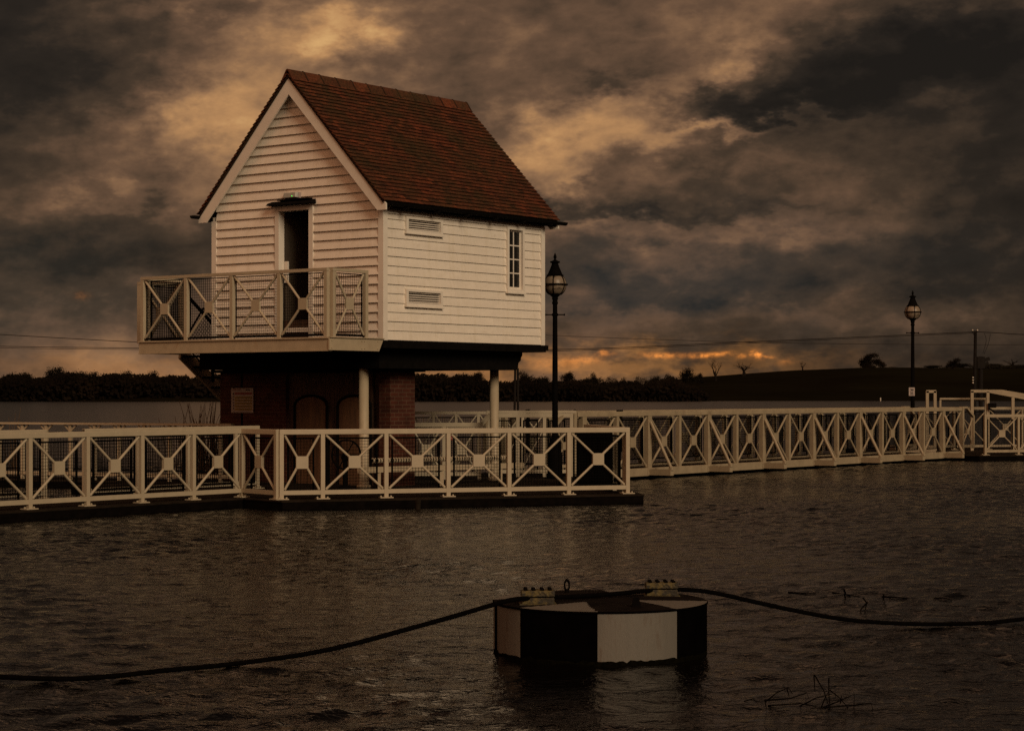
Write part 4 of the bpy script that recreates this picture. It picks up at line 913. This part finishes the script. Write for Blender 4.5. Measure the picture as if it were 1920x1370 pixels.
# notice board on the brick pier
nb = thing('notice_board', 'white-edged safety notice with a red bar and yellow bars on the left brick pier', 'sign', tuple(Vector((-2.291,35.5,0))+T*(.985)+SV*4.46+Vector((0,0,1.72))), TA)
mb = MB(); mb.box(-.012,0,-.30,.30,-.24,.24); obj('backing', mb, Mt['signwhite'], nb)
mb = MB(); mb.box(-.0165,-.0125,-.27,.20,.115,.155); mb.box(-.0165,-.0125,.05,.26,.205,.222); obj('red_bar', mb, Mt['rust'], nb)
mb = MB()
for k_ in range(5): mb.box(-.0165,-.0125,-.27,.20,.055-k_*.057-.019,.055-k_*.057+.021)
obj('yellow_bars', mb, Mt['yellow'], nb)
mb = MB()
for k_ in range(6): zc = .135-k_*.057; mb.prism_x([(.255,zc-.018),(.215,zc-.018),(.235,zc+.018)], -.0165, -.0125)
mb.lathe([(.0,0)]*2, 3); mb.box(-.0165,-.0125,-.22,-.10,.195,.215); mb.box(-.0165,-.0125,-.25,.25,-.225,-.218)
for k_ in range(5): mb.box(-.018,-.0168,-.22,.14,.055-k_*.057-.004,.055-k_*.057+.004)
obj('symbols', mb, Mt['ink'], nb)

# ------------------------------------------------------------------ buoy
BC = Vector((.632, 14.36)); BR = .765; BZ = .368
by = thing('mooring_buoy', 'round black and white sectored mooring buoy floating in the foreground', 'buoy', (BC.x, BC.y, 0))
mb = MB(); nA = 192
def wsec(a_deg): return int(math.floor((a_deg+4)/45.0)) % 2 == 0      # sides: white sector first, right of the front
prev = None
for k_ in range(nA):
    a0_, a1_ = 2*math.pi*k_/nA, 2*math.pi*(k_+1)/nA; am = math.degrees((a0_+a1_)/2)
    def c_(a_, r_): return (r_*math.sin(a_), -r_*math.cos(a_))
    p0, p1 = c_(a0_, BR), c_(a1_, BR)
    wl = .025+.02*noise.noise(Vector((am*.25,3,0)))+.012*noise.noise(Vector((am*1.3,7,0)))
    wl0 = .03+.022*noise.noise(Vector((math.degrees(a0_)*.25,3,0)))+.014*noise.noise(Vector((math.degrees(a0_)*1.1,7,0))); wl1 = .03+.022*noise.noise(Vector((math.degrees(a1_)*.25,3,0)))+.014*noise.noise(Vector((math.degrees(a1_)*1.1,7,0)))
    mb.cur = 2; mb.add([(*p0,-.3),(*p1,-.3),(*p1,wl1),(*p0,wl0)], [(0,1,2,3)])
    mb.cur = 0 if wsec(am) else 1
    mb.add([(*p0,wl0),(*p1,wl1),(*p1,BZ-.012),(*p0,BZ-.012)], [(0,1,2,3)])
obj('hull', mb, [Mt['bw'], Mt['bb'], Mt['weed']], by)
mb = MB(); mb.lathe([(BR+.001,BZ-.014),(BR+.007,BZ-.012),(BR+.007,BZ-.003),(BR+.002,BZ)], 96); obj('rim', mb, Mt['bb'], by)
mb = MB(); nR = 40
for k_ in range(nA):
    a0_, a1_ = 2*math.pi*k_/nA, 2*math.pi*(k_+1)/nA; am = math.degrees((a0_+a1_)/2); fr = ((am+4) % 45)/45
    for r_ in range(nR):
        ra_, rb_ = BR*r_/nR, BR*(r_+1)/nR; rm = (ra_+rb_)/2
        if not wsec(am): w_ = rm > BR-.50*math.sin(math.pi*fr)**.8
        else: w_ = False
        mb.cur = 0 if w_ else 1; dz = .004+.012*(1-(rm/BR)**2)
        q_ = [(ra_*math.sin(a0_),-ra_*math.cos(a0_)),(rb_*math.sin(a0_),-rb_*math.cos(a0_)),(rb_*math.sin(a1_),-rb_*math.cos(a1_)),(ra_*math.sin(a1_),-ra_*math.cos(a1_))]
        z_ = lambda rr: BZ+.001+.014*(1-(rr/BR)**2)
        vs = [(*q_[0],z_(ra_)),(*q_[1],z_(rb_)),(*q_[2],z_(rb_)),(*q_[3],z_(ra_))]
        mb.add(vs, [(0,1,2,3)] if r_ else [(0,1,2)])
obj('top_plate', mb, [Mt['bw'], Mt['bt']], by)
mb = MB(); a_ = R(-76); x_, y_ = BR*math.sin(a_), -BR*math.cos(a_); mb.box(x_-.012, x_+.016, y_-.02, y_+.02, .0, BZ-.01); obj('seam_strip', mb, Mt['bb'], by)
mb = MB(); mb.tube([(.032*math.cos(t_), 0, .055+.040*math.sin(t_)) for t_ in [2*math.pi*j/16 for j in range(17)]], .012, 8, caps=False); mb.lathe([(.035,0),(.03,.012),(.016,.03)], 10)
q = P(1063, 1108, 14.85); o = obj('lifting_eye', mb, Mt['iron'], by, (q.x-BC.x, q.y-BC.y, BZ+.005)); o.scale = (.55,1,1)
mb = MB(); mb.hexa([(-.035,-.02,0),(.035,-.02,0),(.035,.02,0),(-.035,.02,0),(-.018,-.012,.075),(.018,-.012,.075),(.018,.012,.075),(-.018,.012,.075)]); q = P(1193, 1140, 13.85); obj('fairlead', mb, Mt['iron'], by, (q.x-BC.x, q.y-BC.y, BZ))
CL = []
for (px, py, Y, rz) in ((1008, 1132, 14.07, .05), (1240, 1117, 14.65, .02)):
    q = P(px, py, Y); x_, y_ = q.x-BC.x, q.y-BC.y
    mb = MB(); mb.box(-.115,.115,-.06,.06,0,.045); mb.box(-.118,.118,-.062,.062,.052,.095)
    cl = obj('clamp', mb, Mt['clamp'], by, (x_, y_, BZ+.008), rz); bevel(cl, .006)
    mb = MB(); mb.box(-.13,.13,-.075,.075,-.006,.004); obj('foot_plate', mb, Mt['clamp'], cl)
    for bx in (-.085,-.03,.03,.085):
        for by_ in (-.042,.042):
            mb = MB(); mb.lathe([(.014,.094),(.014,.107),(.008,.112)], 6, bx, by_); obj('bolt', mb, Mt['iron'], cl)
    CL.append(Vector((q.x, q.y, BZ+.075)))
# cable
def smooth_path(pts, n=10):
    out = []
    for i in range(len(pts)-1):
        p0, p1, p2, p3 = pts[max(i-1,0)], pts[i], pts[i+1], pts[min(i+2,len(pts)-1)]
        for k_ in range(n):
            t_ = k_/n; out.append(.5*((2*p1)+(-p0+p2)*t_+(2*p0-5*p1+4*p2-p3)*t_**2+(-p0+3*p1-3*p2+p3)*t_**3))
    out.append(pts[-1]); return out
def onwater(px, py, z=.03): Y = (H-z)*3750/(py-738); return P(px, py, Y)
cp = [onwater(-220,1252), onwater(-100,1262), onwater(0,1268), onwater(120,1272), onwater(220,1266), onwater(300,1257), onwater(400,1248,.02), onwater(500,1236,.045), P(580,1224,13.55), P(660,1207,13.58), P(760,1180,13.62), P(850,1155,13.68), P(925,1133,13.78), P(965,1123,13.92),
      CL[0]+Vector((0,0,-.028)), P(1110,1116,14.3), CL[1]+Vector((0,0,-.028)), P(1300,1106,14.75), P(1345,1112,14.8), P(1420,1129,14.95), P(1500,1146,15.15), P(1580,1160,15.4), P(1660,1167,15.65), P(1750,1169.5,15.9), onwater(1850,1167,.035), onwater(1920,1160,.035), onwater(2060,1148,.03)]
mb = MB(); mb.tube(smooth_path(cp), .017, 10); tag(obj('mooring_cable', mb, Mt['rope'], smooth=True), 'thick black hose looping across the water and clamped over the buoy', 'cable')

# ------------------------------------------------------------------ twigs and floating debris
def sticks(name, label, segs, r_, loc, cat='twigs'):
    mb = MB()
    for s_ in segs: mb.tube([Vector(p)-Vector(loc) for p in s_], [r_*(1-.5*i/(len(s_)-1)) for i in range(len(s_))], 5)
    return tag(obj(name, mb, Mt['twig'], loc=loc), label, cat)
Y0 = 11.75
def tw(*pp): return [P(px, py, Y0+dy) for px, py, dy in pp]
sticks('drift_twigs', 'tangle of bent dead reeds sticking out of the water at the lower right', [
    tw((1527,1264,0),(1545,1295,0),(1556,1330,0)), tw((1554,1270,.1),(1554,1300,.1),(1558,1342,.1)), tw((1556,1293,0),(1575,1308,0),(1590,1326,.1)), tw((1540,1327,.1),(1575,1313,0),(1602,1300,0),(1601,1330,0)),
    tw((1435,1315,0),(1456,1298,0),(1478,1288,0),(1486,1300,.1)), tw((1475,1289,0),(1480,1306,0)), tw((1440,1312,.1),(1480,1309,0),(1513,1298,0),(1516,1308,0)), tw((1500,1323,.1),(1530,1308,0),(1560,1300,0)), tw((1520,1328,0),(1590,1322,.1),(1634,1318,0),(1637,1334,0)),
    tw((1395,1314,0),(1412,1309,0),(1420,1317,0)), tw((1434,1310,0),(1437,1328,0)), tw((1538,1330,.1),(1548,1305,.1),(1553,1297,.1)), tw((1576,1318,0),(1578,1303,0)), tw((1526,1265,0),(1528,1296,0)), tw((1440,1322,.1),(1500,1318,0),(1530,1324,.1))], .0045, tuple(P(1540,1326,Y0)))
Y0 = 17.0
sticks('forked_twig', 'forked wet twig rising from the water above the loop of the cable', [tw((1618,1120,0),(1625,1130,0),(1621,1148,0)), tw((1627,1128,0),(1616,1140,0),(1612,1146,0)), tw((1614,1146,0),(1626,1153,0))], .008, tuple(P(1618,1148,17)))
sticks('floating_debris', 'thin line of floating debris on the water left of the forked twig', [[onwater(1560,1111,.005), onwater(1580,1113,.01), onwater(1612,1118,.012)], [onwater(1478,1110,.003), onwater(1500,1111,.006), onwater(1530,1111,.003)], [onwater(1585,1112,.01), onwater(1583,1105,.09), onwater(1578,1104,.09)]], .009, tuple(onwater(1560,1111,0)), 'debris')
sticks('floating_stick', 'thin stick floating on the water right of the forked twig', [[onwater(1654,1118,.005), onwater(1680,1119,.012), onwater(1708,1121,.004)], [onwater(1657,1118,.0), onwater(1657,1113,.09)], [onwater(1750,1121,.004), onwater(1768,1120,.01), onwater(1784,1124,.003)]], .008, tuple(onwater(1660,1118,0)), 'debris')

# ------------------------------------------------------------------ reeds behind the left walkway
def reed_clump(px, Y, n_, hpx, wid, label, seed):
    mb = MB(); rnd = random.Random(seed); q = P(px, 800, Y)
    for _ in range(n_):
        x_ = rnd.gauss(0, wid); ht_ = rnd.uniform(.45,1)*hpx; lean = rnd.gauss(0,.22)+x_*.25
        mb.tube([(x_,rnd.uniform(-.3,.3),0),(x_+lean*.4,0,ht_*.6),(x_+lean,0,ht_)], [.011,.009,.004], 3, caps=False)
    tag(obj('reed_clump', mb, Mt['reed'], loc=(q.x, Y, .0)), label, 'reeds', 'reeds standing in the lake')
reed_clump(376, 40.2, 70, 1.78, .26, 'brown reed clump against the left edge of the brick base', 1)
reed_clump(405, 40.6, 36, 1.62, .16, 'thin brown reeds touching the left corner of the brick base', 5)
reed_clump(812, 47, 12, 1.62, .28, 'sparse reeds between the brick base and the rear column', 2)
reed_clump(26, 44, 8, 1.55, .2, 'sparse reeds behind the handrail at the left edge', 3)

# ------------------------------------------------------------------ utility pole and wires
YP = 200.0; up = thing('utility_pole', 'wooden utility pole with crossarm rising at the right in front of the hill', 'utility pole', ((1829-960)/3750*YP, YP, 0))
mb = MB(); zt = H+(738-622)*YP/3750; mb.tube([(-.15,0,-2.5),(0,0,zt)], [.20,.15], 10); obj('pole', mb, Mt['pole'], up)
mb = MB(); mb.box(-.35,.25,-.06,.06,zt-.02,zt+.10); mb.bar((-.28,0,zt-.05),(-.1,0,zt-.4),.06); obj('crossarm', mb, Mt['pole'], up)
mb = MB()
for dx_ in (-.28,.2): mb.lathe([(.06,zt+.1),(.08,zt+.18),(.04,zt+.24)], 8, dx_, 0)
for k_ in range(3): mb.lathe([(.09,2.9+k_*.26),(.09,3.02+k_*.26)], 8, -.32, -.3)
obj('insulator', mb, Mt['insul'], up)
sp = thing('transformer_stump', 'short dark pole with a transformer on the hill right of the utility pole', 'transformer pole', ((1839-960)/3750*230, 230, 0))
mb = MB(); mb.tube([(0,0,-3),(0,0,H+(738-668)*230/3750)], .25, 8); obj('pole', mb, Mt['pole'], sp)
zz = H+(738-676)*230/3750; mb = MB(); mb.box(-.45,.42,-.3,.3,zz-.9,zz+.45); mb.bar((.3,0,zz),(1.0,0,zz+.25),.3,.4); mb.bar((.3,0,zz-.5),(.85,0,zz-.2),.2,.3); obj('transformer', mb, Mt['pole'], sp)
def wire(label, pts, r_=.035, n_=14):
    mb = MB(); mb.tube(smooth_path([P(*p) for p in pts], n_), r_, 5, caps=False); tag(obj('overhead_wire', mb, Mt['pole']), label, 'overhead wire', 'overhead wires')
wire('upper overhead wire of the close pair running left from the utility pole', [(-300,640,260),(0,649,235),(265,652.5,225),(640,657,215),(1050,655,208),(1420,640,204),(1829,622,200)])
wire('lower overhead wire of the close pair running left from the utility pole', [(-300,643,262),(0,652,237),(265,655,227),(640,659,217),(1050,657.5,209),(1420,642.5,204.5),(1829,624,200.3)], .025)
wire('thin overhead wire falling from the left edge towards the hut', [(-260,612,225),(0,627,215),(265,641.5,208),(520,650,204),(700,652,203)])
wire('thin overhead wire leaving the back of the hut and running out to the right edge', [(700,612,203),(1020,628,206),(1250,637,209),(1450,642.5,212),(1700,645.5,216),(1920,646,220),(2200,641,226)], .022)
wire('overhead wire running right from the utility pole out of the picture', [(1829,622,200),(1870,624,197),(1920,627,194),(2100,631,186)])
hp = thing('line_pole', 'overhead line pole standing behind the hut', 'utility pole', ((700-960)/3750*203, 203, 0)); mb = MB(); mb.tube([(0,0,-2),(0,0,H+(738-610)*203/3750)], .16, 8); obj('pole', mb, Mt['pole'], hp)
wire('left drop wire from the line down to the transformer', [(1846,625,199),(1849,640,208),(1843,662,228)], .02, 6)
wire('right drop wire from the line down to the transformer', [(1857,626,198.5),(1853,645,210),(1845,664,228)], .02, 6)
mb = MB(); mb.tube([(0,0,-.4),(0,0,.24)], .11, 12); mb.lathe([(.11,.22),(.13,.25),(.10,.38),(.02,.42)], 12); q = P(1651, 739, 480); o = tag(obj('marker_buoy', mb, Mt['insul'], loc=(q.x, 480, .5)), 'tiny pale marker buoy far out below the hill', 'marker buoy'); o.scale = (1.3,1.3,1.0)
